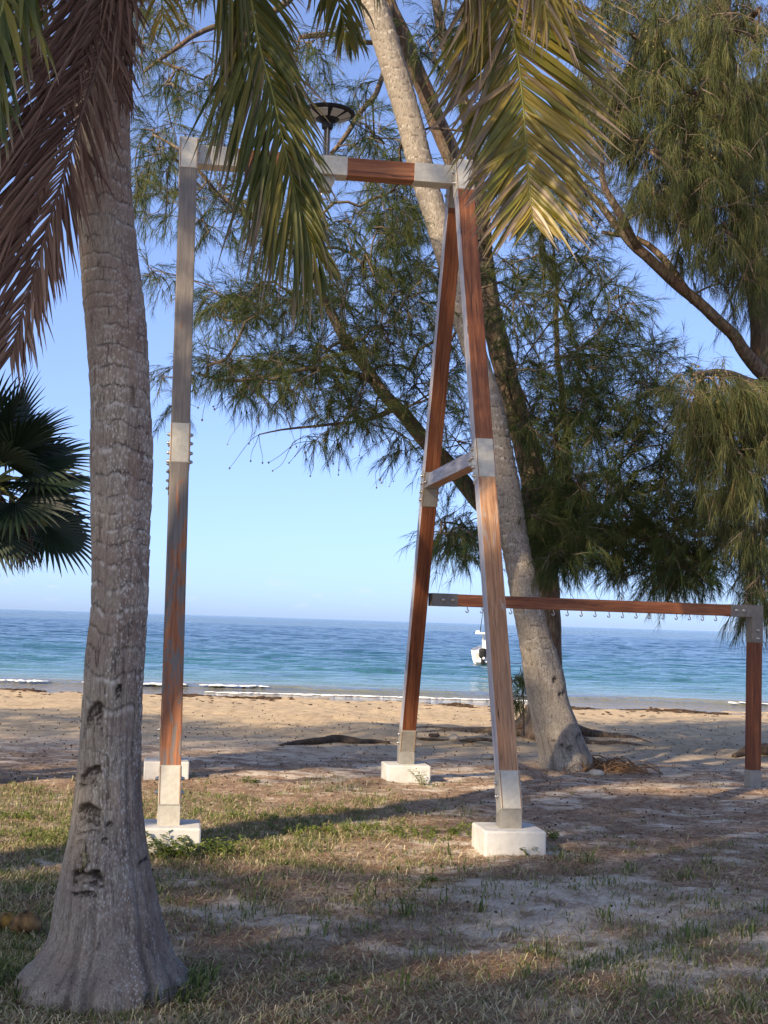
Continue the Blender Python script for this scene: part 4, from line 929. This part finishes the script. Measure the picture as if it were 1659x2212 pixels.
# hanging bracket with an eye ring under the beam
bm = bmesh.new()
for yy in (-0.045, 0.045):
    pr = [(-0.085, 0), (0.085, 0), (0.045, -0.115), (-0.045, -0.115)]
    f0 = [bm.verts.new((a, yy-0.005, b)) for a, b in pr]; f1 = [bm.verts.new((a, yy+0.005, b)) for a, b in pr]
    bm.faces.new(f0[::-1]); bm.faces.new(f1)
    for i in range(4): bm.faces.new((f0[i], f0[(i+1) % 4], f1[(i+1) % 4], f1[i]))
box_bm(bm, 0.10, 0.10, 0.014, (0, 0, -0.117))
bmesh.ops.recalc_face_normals(bm, faces=bm.faces)
bk = link('bracket', bm_mesh('bracket', bm), M_STEELDK, frame, Matrix.Translation((TX, 0, zt-hb/2-0.004)))
a = np.linspace(0, 2*math.pi, 25); ring = np.stack([0.031*np.cos(a), 0*a, -0.158+0.031*np.sin(a)], -1)
V, F = tube(ring, 0.0085, 8, False); link('eye_ring', mesh_np('eye_ring', V, F, True), M_BOLT, bk)
V, F = tube([(0, 0, -0.11), (0, 0, -0.131)], 0.011, 8); link('ring_stem', mesh_np('ring_stem', V, F, True), M_BOLT, bk)

# ------------------------------------------------------------------ solar lamp on the beam
lp = FC + Matrix.Rotation(YAW, 3, 'Z') @ Vector((TX, 0.01, zt+hb/2+0.004))
lamp = empty('solar_lamp', lp, YAW); tag(lamp, 'round black solar lamp on short steel pole above the timber beam', 'lamp')
V, F = lathe([(0, 0), (0.06, 0), (0.06, 0.012), (0.028, 0.014), (0.027, 0.30), (0.0, 0.30)], 20); link('pole', mesh_np('pole', V, F, True), M_POLE, lamp)
bm = bmesh.new()
for sy in (-1, 1): box_bm(bm, 0.012, 0.006, 0.26, (0, sy*0.028, 0.14), 0.001)
link('pole_rib', bm_mesh('pole_rib', bm), M_STEELDK, lamp)
hz = 0.30
V, F = lathe([(0, hz-0.05), (0.045, hz-0.05), (0.05, hz-0.005), (0.075, hz+0.012), (0.085, hz+0.03), (0.20, hz+0.066), (0.222, hz+0.072), (0.228, hz+0.082), (0.222, hz+0.092), (0.0, hz+0.104)], 16)
hd = link('lamp_head', mesh_np('lamp_head', V, F, False), M_BLACK, lamp)
for i in range(8):
    a0_, a1_ = (i+0.14)*math.pi/4, (i+0.86)*math.pi/4; vs = []
    for r, z in ((0.098, hz+0.0315), (0.19, hz+0.0603)):
        for aa in np.linspace(a0_, a1_, 4): vs.append((r*math.cos(aa), r*math.sin(aa), z-0.002))
    vs2 = [(x, y, z+0.006) for x, y, z in vs]
    fs = [[j, j+1, j+5, j+4][::-1] for j in range(3)] + [[8+j, 8+j+1, 8+j+5, 8+j+4] for j in range(3)] + [[0, 1, 9, 8], [1, 2, 10, 9], [2, 3, 11, 10], [4, 12, 13, 5], [5, 13, 14, 6], [6, 14, 15, 7], [0, 8, 12, 4], [3, 7, 15, 11]]
    link('lens_panel', mesh_np('lens_panel', vs+vs2, np.array(fs)), M_PANEL, hd)
V, F = lathe([(0.0, hz+0.1075), (0.20, hz+0.098), (0.20, hz+0.093)], 16); link('solar_panel', mesh_np('solar_panel', V, F), M_SOLAR, hd)

# ================================================================== HOOK BAR
lw = FC + Matrix.Rotation(YAW, 3, 'Z') @ Vector((HW, 1.44, 1.70)); A = Vector((lw.x+0.085, lw.y+0.02, 1.708)); PB = Vector((3.69, 14.05, 1.708))
hook = empty('hook_rail', (PB.x, PB.y, 0)); tag(hook, 'low horizontal timber rail with a row of small metal hooks and one end post', 'rail')
inv = Matrix.Translation((-PB.x, -PB.y, 0))
ax = (PB-A).normalized(); Lr = (PB-A).length
def rel(v): return Vector(v)-Vector((PB.x, PB.y, 0))
rail = timber('rail', rel(A), rel(PB), 0.112, 0.112, M_WOOD, hook, None, (0, 0, 1))
link('rail_sleeve', box_mesh('rail_sleeve', 0.118, 0.118, 0.25, 0.003, (0, 0, 0.12)), M_STEELRAIL, rail)
link('rail_sleeve', box_mesh('rail_sleeve', 0.118, 0.118, 0.36, 0.003, (0, 0, Lr-0.12)), M_STEELRAIL, rail)
for zz in (0.10, 0.19, Lr-0.24, Lr-0.16): bolt(rail, (0.0, -0.060, zz), (0, -1, 0)); bolt(rail, (0.0, 0.060, zz), (0, 1, 0))
post = timber('end_post', (0, 0, -0.3), (0, 0, 1.76), 0.115, 0.115, M_WOODDARK, hook, None, (ax.x, ax.y, 0))
link('post_sleeve', box_mesh('post_sleeve', 0.1215, 0.1215, 0.36, 0.003, (0, 0, 1.755+0.125)), M_STEELRAIL, post)
link('post_foot', box_mesh('post_foot', 0.1215, 0.1215, 0.40, 0.003, (0, 0, 0.26)), M_STEELDK, post)
for zz in (1.74, 1.82): bolt(post, (0, -0.062, zz), (0, -1, 0))
hp = [(0, 0, 0.02), (0, 0, -0.012), (0.002, 0, -0.022), (0.010, 0, -0.034), (0.008, 0, -0.046), (-0.004, 0, -0.052), (-0.014, 0, -0.045), (-0.015, 0, -0.036)]
V, F = tube(smooth_path(hp, 20), 0.0048, 6); HK = mesh_np('hook', V, F, True); HK.materials.append(M_BOLT)
for i in range(20):
    t = 0.36 + i*0.1445
    if t > Lr-0.3: break
    q = rel(A + ax*t); link('hook', HK, None, hook, Matrix.Translation((q.x, q.y, 1.708-0.056)) @ Matrix.Rotation(math.atan2(ax.y, ax.x), 4, 'Z'))

# ================================================================== BOAT
bd = 74.0; bp = at(1051, 1441, bd)
boat = empty('motor_boat', (bp[0], bp[1], SEA_Z), rad(-9)); boat.scale = (.84, .84, .84); tag(boat, 'small white motor boat with canopy and black outboard moored on the sea', 'boat')
st = []     # hull sections from the transom (y = 0) to the bow
for y, bw, cw, zk, zg in ((0, .98, .80, -.25, .86), (1.2, 1.06, .86, -.27, .88), (2.6, 1.08, .84, -.27, .93), (3.9, .96, .66, -.24, 1.02), (5.0, .66, .36, -.12, 1.14), (5.8, .24, .10, .15, 1.24), (6.1, .03, .02, .5, 1.28)):
    st.append([(-bw, y, zg), (-(bw*.55+cw*.45), y, .45*zg), (-cw, y, .10), (0, y, zk), (cw, y, .10), (bw*.55+cw*.45, y, .45*zg), (bw, y, zg)])
st = np.array(st); V = st.reshape(-1, 3); n = 7
F = [[i*n+j, i*n+j+1, (i+1)*n+j+1, (i+1)*n+j] for i in range(len(st)-1) for j in range(n-1)]
V2 = list(map(tuple, V)); tri = [[0, 1, 2], [0, 2, 3], [0, 3, 4], [0, 4, 5], [0, 5, 6]]
link('hull', mesh_np('hull', V2, [np.array(F), np.array(tri)], False), M_GEL, boat)
bm = bmesh.new(); dk = [tuple(s[0]) for s in st]+[tuple(s[6]) for s in st[::-1]]
vs = [bm.verts.new((x*0.93, y, z-0.10)) for x, y, z in dk]; bm.faces.new(vs); link('deck', bm_mesh('deck', bm), M_GEL, boat)
for sgn in (-1, 1):
    V, F = tube([(s[0][0]*sgn*-1 if sgn < 0 else s[0][0], s[0][1], s[0][2]) for s in st], 0.035, 6); link('gunwale', mesh_np('gunwale', V, F, True), M_GEL, boat)
link('transom_step', box_mesh('transom_step', 1.5, 0.35, 0.10, 0.02, (0, -0.16, 0.20)), M_GEL, boat)
link('transom_recess', box_mesh('transom_recess', 0.16, 0.02, 0.42, 0.004, (-0.60, -0.012, 0.52)), M_PANEL, boat)
link('console', box_mesh('console', 0.75, 0.8, 0.95, 0.06, (0.05, 2.3, 1.10), 2), M_GEL, boat)
link('seat', box_mesh('seat', 0.7, 0.35, 0.5, 0.05, (0.25, 1.3, 0.98), 2), M_BLACK, boat)
for sgn in (-1, 1):
    for yy in (1.9, 2.7):
        V, F = tube([(sgn*0.42, yy, 0.7), (sgn*0.44, yy, 1.9)], 0.04, 8); link('canopy_post', mesh_np('canopy_post', V, F, True), M_GEL, boat)
cn = box_mesh('canopy', 1.75, 2.0, 0.12, 0.05, (0, 2.3, 1.93), 3); link('canopy', cn, M_GEL, boat)
link('outrigger_box', box_mesh('outrigger_box', 0.25, 0.3, 0.12, 0.03, (-0.78, 2.2, 2.03), 2), M_GEL, boat)
V, F = tube([(-0.66, 2.3, 1.98), (-0.44, 2.3, 3.9)], [0.028, 0.012], 6); link('antenna', mesh_np('antenna', V, F, True), M_BLACK, boat)
V, F = tube([(0.1, 2.3, 1.98), (0.1, 2.3, 3.3)], [0.035, 0.02], 6); link('mast', mesh_np('mast', V, F, True), M_GEL, boat)
bm = bmesh.new(); box_bm(bm, 0.46, 0.62, 0.62, (-0.22, -0.38, 0.72), 0.15, 3); box_bm(bm, 0.20, 0.34, 0.85, (-0.22, -0.34, 0.12), 0.05, 2); box_bm(bm, 0.2, 0.4, 0.2, (-0.22, -.1, 0.62), 0.04, 1)
link('outboard_motor', bm_mesh('outboard_motor', bm), M_BLACK, boat)
V, F = lathe([(0, -.09), (.06, -.07), (.09, 0), (.06, .07), (0, .09)], 12); link('mooring_buoy', mesh_np('mooring_buoy', V, F, True), M_GEL, boat, Matrix.Translation((-0.12, -0.74, 0.42)))

# ================================================================== SMALL THINGS ON THE GROUND
def gpt(px, py):
    d = 8.0
    for _ in range(14):
        q = at(px, py, d); z = float(ground_z(q[0], q[1])); d = d*(EYE[2]-z)/max(EYE[2]-q[2], 1e-3)
    return at(px, py, d)
def rock(name, px, py, s, mat, seed, label, cat, group=None, sub=3, rough=0.35, sink=0.3):
    g = gpt(px, py); bm = bmesh.new(); bmesh.ops.create_icosphere(bm, subdivisions=sub, radius=1)
    C = np.array([v.co[:] for v in bm.verts]); k = 1+rough*(fbm(C[:, 0]*1.3+seed, C[:, 1]*1.3, C[:, 2]*1.3, 4, seed)-0.5)*2
    for v, kk in zip(bm.verts, k): v.co = Vector((v.co.x*kk*s[0], v.co.y*kk*s[1], v.co.z*kk*s[2]))
    o = link(name, bm_mesh(name, bm, True), mat); o.location = (g[0], g[1], g[2]+s[2]*(1-sink)); return tag(o, label, cat, group)
rock('stone', 981, 1600, (0.068, 0.06, 0.05), M_STONE, 3, 'pale rounded stone lying on the sand beside the rear footing', 'stone')
rock('stone', 1054, 1640, (0.095, 0.06, 0.035), M_STONE, 7, 'flat grey stone by the casuarina roots behind the front leg', 'stone')
rock('stone', 1290, 1676, (0.075, 0.06, 0.04), M_STONE, 9, 'small buff stone among orange needles beside the leaning palm base', 'stone')
rock('coconut_husk_clump', 937, 1592, (0.07, 0.05, 0.03), M_DRIFT, 13, 'dark lump of driftwood next to the rear leg', 'driftwood')
o = rock('coconut', 55, 2022, (0.072, 0.062, 0.06), M_COCO, 21, 'whole brown fallen coconut with yellow patch beside the thick palm', 'coconut', None, 4, 0.16, 0.15)
o2 = rock('coconut', 12, 2012, (0.062, 0.055, 0.045), M_COCOY, 22, 'broken yellow and black coconut beside the whole brown one', 'coconut', None, 4, 0.2, 0.15)
def log(name, pts, mat, label, cat, ns=10, bump=0.3):
    Q = []
    for (px, py, r, lift) in pts:
        g = gpt(px, py); Q.append([g[0], g[1], g[2]+r*0.35+lift, r])
    P = smooth_path(Q, 46); jit = 0.75+bump*1.6*fbm(np.arange(ns)[None]*0.8, np.arange(46)[:, None]*0.3, 0, 3, len(pts))
    V, F = tube(P[:, :3], P[:, 3], ns, True, jit); return tag(link(name, mesh_np(name, V, F, True), mat), label, cat)
log('driftwood_branch', [(604, 1612, .02, 0), (640, 1609, .032, .01), (690, 1606, .045, .01), (730, 1603, .055, .015), (770, 1606, .05, 0), (810, 1606, .04, 0), (842, 1607, .025, 0)], M_DRIFT, 'long crooked driftwood branch lying on the shaded sand', 'driftwood')
log('driftwood_branch', [(898, 1596, .015, 0), (930, 1602, .03, .005), (985, 1604, .03, 0), (1040, 1600, .025, .01), (1075, 1603, .015, 0)], M_DRIFT, 'thin dark branch lying between the rear leg and the casuarina roots', 'driftwood')
log('fallen_log', [(1585, 1636, .03, 0), (1615, 1632, .07, .02), (1650, 1630, .09, .02), (1700, 1630, .1, .02), (1760, 1628, .08, 0)], M_DRIFT, 'dark fallen log lying behind the rail end post', 'log')
# surface roots of the casuarina
rr_ = np.random.default_rng(31); cA = gpt(1172, 1592)
roots = []
for i in range(15):
    az = i*2*math.pi/15+rr_.normal()*0.15; L = rr_.uniform(0.7, 2.2); pts = []
    for k_ in range(9):
        u = k_/8; rr0 = 0.16+u*L; a_ = az+0.5*math.sin(u*3+i)*u
        x, y = cA[0]+math.cos(a_)*rr0, cA[1]+math.sin(a_)*rr0
        pts.append([x, y, float(ground_z(x, y))+0.42*math.exp(-u*9)+0.02*(1-u)-0.03*u, 0.075*(1-u)**0.8+0.012])
    P = smooth_path(pts, 26); roots.append(tube(P[:, :3], P[:, 3], 7))
casu = [o for o in bpy.data.objects if o.name == 'casuarina_tree'][0]
for V, F in roots: link('root', mesh_np('root', V, F, True), M_BARK, casu)
# torn orange roots at the foot of the leaning palm
cP = gpt(1300, 1660); M_ORANGE = m_plain('orange_root', (0.22, 0.125, 0.065), 0.9, 0.1, 0.4, 10)
rt = []
for i in range(110):
    az = rr_.uniform(0, 2*math.pi); L = rr_.uniform(0.12, 0.5); h = rr_.uniform(0.0, 0.10)
    c = np.array([cP[0]+rr_.normal()*0.22, cP[1]+rr_.normal()*0.16, 0]); c[2] = float(ground_z(c[0], c[1]))
    d = np.array([math.cos(az)*L, math.sin(az)*L*0.6, 0])
    rt.append(tube(smooth_path([c-d/2, c-d*.1+[0, 0, h], c+d*.2+[0, 0, h*.8], c+d/2], 10), rr_.uniform(.002, .008), 5))
V, F = join(rt); tag(link('root_tangle', mesh_np('root_tangle', V, F, True), M_ORANGE), 'tangle of torn orange roots beside the leaning palm base', 'roots')

# lizard resting head down on the thick trunk
TV = np.empty(len(trunk1.data.vertices)*3, np.float32); trunk1.data.vertices.foreach_get('co', TV); TV = TV.reshape(-1, 3)
def on_trunk(px, py, lift=0.004):
    q = at(px, py, D1); i = int(np.argmin(np.abs(PT1[:, 2]-q[2]))); c = PT1[i]
    t_ = at(px, py, D1-0.13); near = TV[(np.abs(TV[:, 0]-t_[0]) < 0.012) & (np.abs(TV[:, 2]-t_[2]) < 0.010) & (TV[:, 1] < c[1])]
    return np.array([t_[0], (near[:, 1].min() if len(near) else c[1]-c[3])-lift, t_[2]])
liz = empty('lizard', on_trunk(184, 1850)); tag(liz, 'slim striped brown lizard clinging head down on the thick palm trunk', 'lizard')
lzp = np.array(liz.location)
body = [(164, 1824, .0012), (169, 1816, .0022), (177, 1811, .003), (184, 1816, .0038), (186, 1826, .0048), (184, 1837, .0062), (185, 1847, .0085), (188, 1856, .0088), (187, 1864, .0075), (183, 1869, .006), (180, 1873, .0068), (177, 1878, .0045), (175, 1881, .0015)]
P = smooth_path([[*(on_trunk(a, b)-lzp), r] for a, b, r in body], 60)
parts = [tube(P[:, :3], P[:, 3], 10)]
for (bx, by, ex, ey, fx, fy) in ((185, 1843, 178, 1840, 176, 1846), (186, 1843, 192, 1841, 194, 1846), (187, 1863, 180, 1862, 177, 1859), (187, 1863, 194, 1858, 198, 1854)):
    q = smooth_path([on_trunk(bx, by)-lzp, on_trunk(ex, ey, 0.008)-lzp, on_trunk(fx, fy, 0)-lzp], 8); parts.append(tube(q, np.linspace(.0034, .0018, 8), 6))
    for k_ in (-1, 0, 1): parts.append(tube(np.array([q[-1], q[-1]+np.array([0.006*k_, 0, -0.008])]), 0.0009, 4))
V, F = join(parts)
M_LIZ = MT('lizard_skin', 0.45, 0.4); vx = M_LIZ.noise(M_LIZ.coord('Object', (1, 1, 0.1)), 180, 3); M_LIZ.color(M_LIZ.ramp(vx, [(0.42, (0.045, 0.035, 0.02)), (0.55, (0.30, 0.24, 0.11))]))
link('body', mesh_np('lizard_body', V, F, True), M_LIZ.m, liz)

# ================================================================== GROUND COVER
def cover(name, N, sampler, blade, mat, label, cat, seed):
    rng = np.random.default_rng(seed); x, y = sampler(rng, N)
    V, F, C = blade(rng, x, y); return tag(link(name, mesh_np(name, V, F, False, {'col': C}), mat), label, cat, kind='stuff')
def in_view(rng, N, y0, y1, p=1.4):
    u = rng.random(N); y = (y0**(-p)+(y1**(-p)-y0**(-p))*u)**(-1/p)
    x = (rng.random(N)*2-1)*(0.285*y+0.35); return x, y
def strips3(P0, P1, P2, w, side):
    n = len(P0); V = np.stack([P0-side*w/2, P0+side*w/2, P1-side*w*0.42, P1+side*w*0.42, P2], 1).reshape(-1, 3); i = np.arange(n)*5
    return V, [np.stack([i, i+1, i+3, i+2], -1), np.stack([i+2, i+3, i+4], -1)]
def lay(rng, x, y, Lr, w, lift, pal, wx=1.0):
    n = len(x); a = rng.random(n)*2*math.pi; L = rng.uniform(*Lr, n)
    d = np.stack([np.cos(a)*wx, np.sin(a)], -1); d /= np.linalg.norm(d, axis=1)[:, None]
    b = (rng.random(n)-0.5)*0.5; e = np.stack([-d[:, 1], d[:, 0]], -1)
    p0 = np.stack([x, y], -1); p1 = p0+d*L[:, None]*.5; p2 = p1+(d+e*b[:, None])*L[:, None]*.5
    h = lambda p, l: np.concatenate([p, (ground_z(p[:, 0], p[:, 1])+l)[:, None]], 1)
    P0, P1, P2 = h(p0, 0.003), h(p1, 0.004+lift*rng.random(n)), h(p2, 0.003+lift*0.5*rng.random(n))
    side = np.concatenate([e, np.zeros((n, 1))], 1); V, F = strips3(P0, P1, P2, rng.uniform(.7, 1.3, (n, 1))*w, side)
    pal = np.array(pal); C = pal[rng.integers(0, len(pal), n)]*rng.uniform(.7, 1.25, (n, 1)); return V, F, np.repeat(C, 5, 0)
def s_lit(rng, N):
    x, y = in_view(rng, N*2, 4.7, 20); g, s, l, b = masks(x, y); k = rng.random(N*2) < np.clip(0.10+1.3*sst(0.42, 0.62, fbm(x*3.1, y*4.2, 0, 4, 131))*(0.35+0.65*l), 0, 1)*(1-0.75*b); return x[k], y[k]
LITP = [(0.24, 0.145, 0.085), (0.34, 0.21, 0.125), (0.42, 0.29, 0.18), (0.16, 0.10, 0.065), (0.38, 0.21, 0.11), (0.50, 0.39, 0.25)]
cover('needle_litter', 150000, s_lit, lambda r, x, y: lay(r, x, y, (.05, .17), .0030, .014, LITP), M_LITTER, 'brown fallen casuarina needles covering the sandy ground', 'needles', 1)
def s_straw(rng, N):
    x, y = in_view(rng, N*2, 4.7, 13); g, s, l, b = masks(x, y); k = rng.random(N*2) < np.clip(0.06+0.55*g+0.35*l*(1-sst(7, 11, y)), 0, 1); return x[k], y[k]
STRP = [(0.42, 0.34, 0.20), (0.50, 0.42, 0.26), (0.33, 0.26, 0.15), (0.36, 0.33, 0.17)]
cover('dry_straw', 40000, s_straw, lambda r, x, y: lay(r, x, y, (.04, .15), .0042, .04, STRP), M_LITTER, 'pale dry grass stalks lying over the lawn', 'straw', 2)
def grass_blade(rng, x, y, hr, pal, wd):
    n = len(x); a = rng.random(n)*2*math.pi; H = rng.uniform(*hr, n); lean = rng.uniform(.15, .95, n)
    d = np.stack([np.cos(a), np.sin(a)], -1); z0 = ground_z(x, y)-0.004
    P0 = np.stack([x, y, z0], -1)
    P1 = P0+np.concatenate([d*(H*lean*.35)[:, None], (H*.6)[:, None]], 1); P2 = P0+np.concatenate([d*(H*lean*1.1)[:, None], (H*(1-.35*lean))[:, None]], 1)
    side = np.stack([-np.sin(a+.6), np.cos(a+.6), 0*a], -1); V, F = strips3(P0, P1, P2, rng.uniform(.7, 1.3, (n, 1))*wd, side)
    pal = np.array(pal); C = pal[rng.integers(0, len(pal), n)]*rng.uniform(.75, 1.25, (n, 1)); return V, F, np.repeat(C, 5, 0)
GRP = [(0.10, 0.15, 0.03), (0.14, 0.19, 0.04), (0.075, 0.11, 0.025), (0.18, 0.20, 0.06), (0.30, 0.26, 0.12)]
def s_grass(rng, N):
    xs, ys = [], []
    cx, cy = in_view(rng, N//9*3, 4.7, 14); g, s, l, b = masks(cx, cy)
    k = rng.random(len(cx)) < np.clip(g*1.1+0.02, 0, 1); cx, cy = cx[k], cy[k]
    x = np.repeat(cx, 9)+rng.normal(size=len(cx)*9)*.035; y = np.repeat(cy, 9)+rng.normal(size=len(cx)*9)*.035; return x, y
cover('grass', 60000, s_grass, lambda r, x, y: grass_blade(r, x, y, (.015, .06), GRP, .0055), M_GRASS, 'short sparse green grass growing in patches', 'grass', 3)
def s_tuft(rng, N):
    b = gpt(225, 2120); xs, ys = [], []
    for _ in range(34):
        a = rng.uniform(math.pi*0.98, 2.06*math.pi); r = rng.uniform(.33, .5); cx, cy = b[0]+math.cos(a)*r, b[1]+math.sin(a)*r*0.9
        n = rng.integers(10, 26); xs.append(cx+rng.normal(size=n)*.022); ys.append(cy+rng.normal(size=n)*.022)
    for _ in range(45):
        cx = rng.uniform(-1.9, 2.2); cy = rng.uniform(5.0, 9.5); n = rng.integers(8, 22); xs.append(cx+rng.normal(size=n)*.03); ys.append(cy+rng.normal(size=n)*.03)
    return np.concatenate(xs), np.concatenate(ys)
cover('grass_tufts', 1, s_tuft, lambda r, x, y: grass_blade(r, x, y, (.05, .13), [(0.11, .15, .04), (.17, .20, .06), (.08, .11, .03), (.28, .25, .12)], .008), M_GRASS, 'longer grass blades around the thick palm base', 'grass', 4)
# small dark cones fallen on the sand
sp = []; x, y = in_view(rg, 3400, 7.5, 33, 0.5)
dens = 0.25+0.75*sst(11, 15, y)*(1-sst(22, 27, y))
for xx, yy, dd in zip(x, y, dens):
    if rg.random() > dd: continue
    s = rg.uniform(.005, .009)*(1+0.35*sst(14, 28, yy)); sp.append((xx, yy, float(ground_z(xx, yy))+s*.6, s*1.25, s, s))
lumps('fallen_cones', sp, M_CONEDK, 'tiny dark casuarina cones scattered over the shaded sand', 'cones', 'stuff')

# leafy weeds round the footings
def weed(px, py, label, n, h, seed, group=None, spread=0.12, leafL=(.035, .07)):
    rng = np.random.default_rng(seed); g = gpt(px, py); root = empty('weed_plant', g); tag(root, label, 'weed', group)
    st_, lv, lf, lc = [], [], [], []; b = 0
    for i in range(n):
        a = rng.uniform(0, 2*math.pi); L = h*rng.uniform(.55, 1.1); lean = rng.uniform(.2, .8)
        o0 = np.array([rng.normal()*spread*.5, rng.normal()*spread*.3, -0.01]); d = np.array([math.cos(a)*lean, math.sin(a)*lean*.7, 1])
        P = smooth_path([o0, o0+d*L*.5, o0+d*L*.85+np.array([math.cos(a), math.sin(a), 0])*L*.25], 8); st_.append(tube(P, np.linspace(.0022, .001, 8), 4))
        for k_ in range(2, 8):
            for sgn in (-1, 1):
                aa = a+sgn*1.2+rng.normal()*.4; dl = nrm(np.array([math.cos(aa), math.sin(aa), rng.uniform(-.1, .6)])); l = rng.uniform(*leafL)
                s = nrm(np.cross(dl, [0, 0, 1]))*l*0.2; p_ = P[k_]
                lv += [p_, p_+dl*l*.45+s+[0, 0, .004], p_+dl*l-np.array([0, 0, l*.25]), p_+dl*l*.45-s+[0, 0, .004], p_+dl*l*.45]
                lf += [[b, b+1, b+4], [b+1, b+2, b+4], [b+2, b+3, b+4], [b+3, b, b+4]]; b += 5
                c = np.array([(.15, .20, .035), (.10, .15, .03), (.22, .24, .06)])[rng.integers(0, 3)]*rng.uniform(.8, 1.2); lc += [c]*5
    V, F = join(st_); tag(link('stems', mesh_np('stems', V, F, True), M_RACHIS, root), kind='stuff')
    tag(link('leaves', mesh_np('leaves', np.array(lv), np.array(lf), False, {'col': np.array(lc)}), M_GRASS, root), kind='stuff')
weed(398, 1850, 'leafy green weed growing against the sunlit left front footing', 15, .15, 1, None, .26, (.04, .075))
weed(350, 1852, 'low weed patch between the thick palm and left front footing', 10, .10, 2, None, .22)
weed(458, 1846, 'spreading weed at the right corner of the left front footing', 22, .13, 3, None, .26)
weed(1026, 1815, 'thin weed beside the left face of the right front footing', 7, .14, 4, None, .06, (.03, .05))
weed(1142, 1850, 'sprig of weed in front of the right front footing', 6, .08, 5, None, .08, (.025, .05))
weed(1195, 1815, 'dry-looking weed at the right side of the right front footing', 7, .10, 6, None, .06, (.02, .04))
weed(912, 1696, 'fern-like weed climbing the rear right footing', 5, .17, 7, None, .04, (.03, .055))
weed(925, 1905, 'small bright weed alone on the bare lawn', 5, .05, 8, None, .04, (.03, .05))
weed(545, 1690, 'low weed growing on the grass behind the left footing', 6, .05, 9, None, .1, (.03, .05))
for i, (px, py) in enumerate(((560, 1768), (640, 1800), (735, 1796), (830, 1800), (900, 1812), (60, 1812), (120, 1822), (20, 1770), (690, 1755), (950, 1800))):
    weed(px, py, 'low leafy weed clump on the sunlit grass', 16, .07, 60+i, 'low weeds on the sunlit grass', .30, (.025, .05))
# bushy seedling behind the leaning palm's base
sb = casuarina('casuarina_seedling', 'small green casuarina sprout behind the leaning palm trunk', [[(1132, 1590, 18.2, 0.012), (1130, 1520, 18.2, 0.01), (1122, 1440, 18.2, .006)]],
               [(1116, 1482, 20, 40, 14, 17.9, 18.5)], 303, pal=PAL_A, nn=24, ntw=3, tw_len=(.12, .25), width=.005, minz=0.2)

# ================================================================== SHADE TREES out of the frame
KX, KY = SUN_AZ[0]/math.tan(SUN_EL), SUN_AZ[1]/math.tan(SUN_EL)
def canopy(rng, n, test, x, y, z):
    out = []
    while len(out) < n:
        X, Y, zz = rng.uniform(*x), rng.uniform(*y), rng.uniform(*z)
        if test(X, Y): out.append((X-KX*zz, Y-KY*zz, zz))
    return out
rs = np.random.default_rng(71)
SH = dict(pal=PAL_A, nn=12, ntw=3, droop=0.35, nlen=(0.25, 0.42), hang=0.2, tw_len=(0.3, 0.6), width=0.019, spread=0.5)
gapS = lambda X, Y: not (X < 1.2+0.4*math.sin(Y*2) and 8.6 < Y < 12.9)
streak = lambda X, Y: not (0.3 < X < 4.6 and 12.9+0.10*X < Y < 13.9+0.14*X) and not (X < 1.6 and Y < 13.1)
patch = lambda X, Y: fbm(X*0.75, Y*0.75, 0, 3, 15) > 0.30
p1 = canopy(rs, 760, lambda X, Y: gapS(X, Y) and patch(X, Y), (-3.6, 4.2), (3.2, 9.0), (8.0, 11.0)) + canopy(rs, 420, lambda X, Y: gapS(X, Y) and not (X > 3.7 and Y > 10.8), (0.5, 6.0), (8.2, 12.9), (9.0, 12.0))
casuarina('casuarina_tree', 'casuarina on the landward lawn, farthest from the sea', [[(-10.6, -7.8, -.1, 0, .32), (-10.5, -7.6, 3, 0, .26), (-10.3, -7.2, 6, 0, .2), (-10, -6.8, 9, 0, .12), (-9.8, -6.4, 11.5, 0, .05)], [(-10.3, -7.2, 6, 0, .12), (-9.3, -5, 8, 0, .08), (-8.6, -3, 10.5, 0, .04)]], [], 401, pts=p1, **SH)
p2 = canopy(rs, 950, lambda X, Y: streak(X, Y) and fbm(X*0.6, Y*0.6, 0, 3, 18) > 0.28 and Y < 21.6-0.10*X+1.2*math.sin(X*0.9), (-6, 6), (12.2, 23), (9.5, 13.0))
casuarina('casuarina_tree', 'broad casuarina on the landward lawn left of the thick palm', [[(-13.4, 1.2, -.1, 0, .36), (-13.3, 1.3, 3, 0, .3), (-13, 1.5, 7, 0, .22), (-12.8, 1.6, 11, 0, .12), (-12.7, 1.7, 14, 0, .05)], [(-13, 1.5, 7, 0, .14), (-11, 3.4, 9.5, 0, .09), (-8.6, 5, 11, 0, .04)], [(-13, 1.5, 7.5, 0, .13), (-14.6, 0, 9.5, 0, .09), (-16, -2, 11, 0, .04)]], [], 402, pts=p2, **SH)
p3 = canopy(rs, 240, lambda X, Y: fbm(X*0.5, Y*0.5, 0, 3, 19) > 0.38, (4.0, 11.5), (18.0, 24.0), (11.0, 13.5))
casuarina('casuarina_tree', 'tallest casuarina on the landward lawn behind the broad one', [[(-8.2, 1.2, -.1, 0, .36), (-8.1, 1.4, 3, 0, .3), (-7.6, 2.2, 7, 0, .22), (-7, 3.2, 11, 0, .12), (-6.6, 4, 14, 0, .05)]], [], 403, pts=p3, **SH)
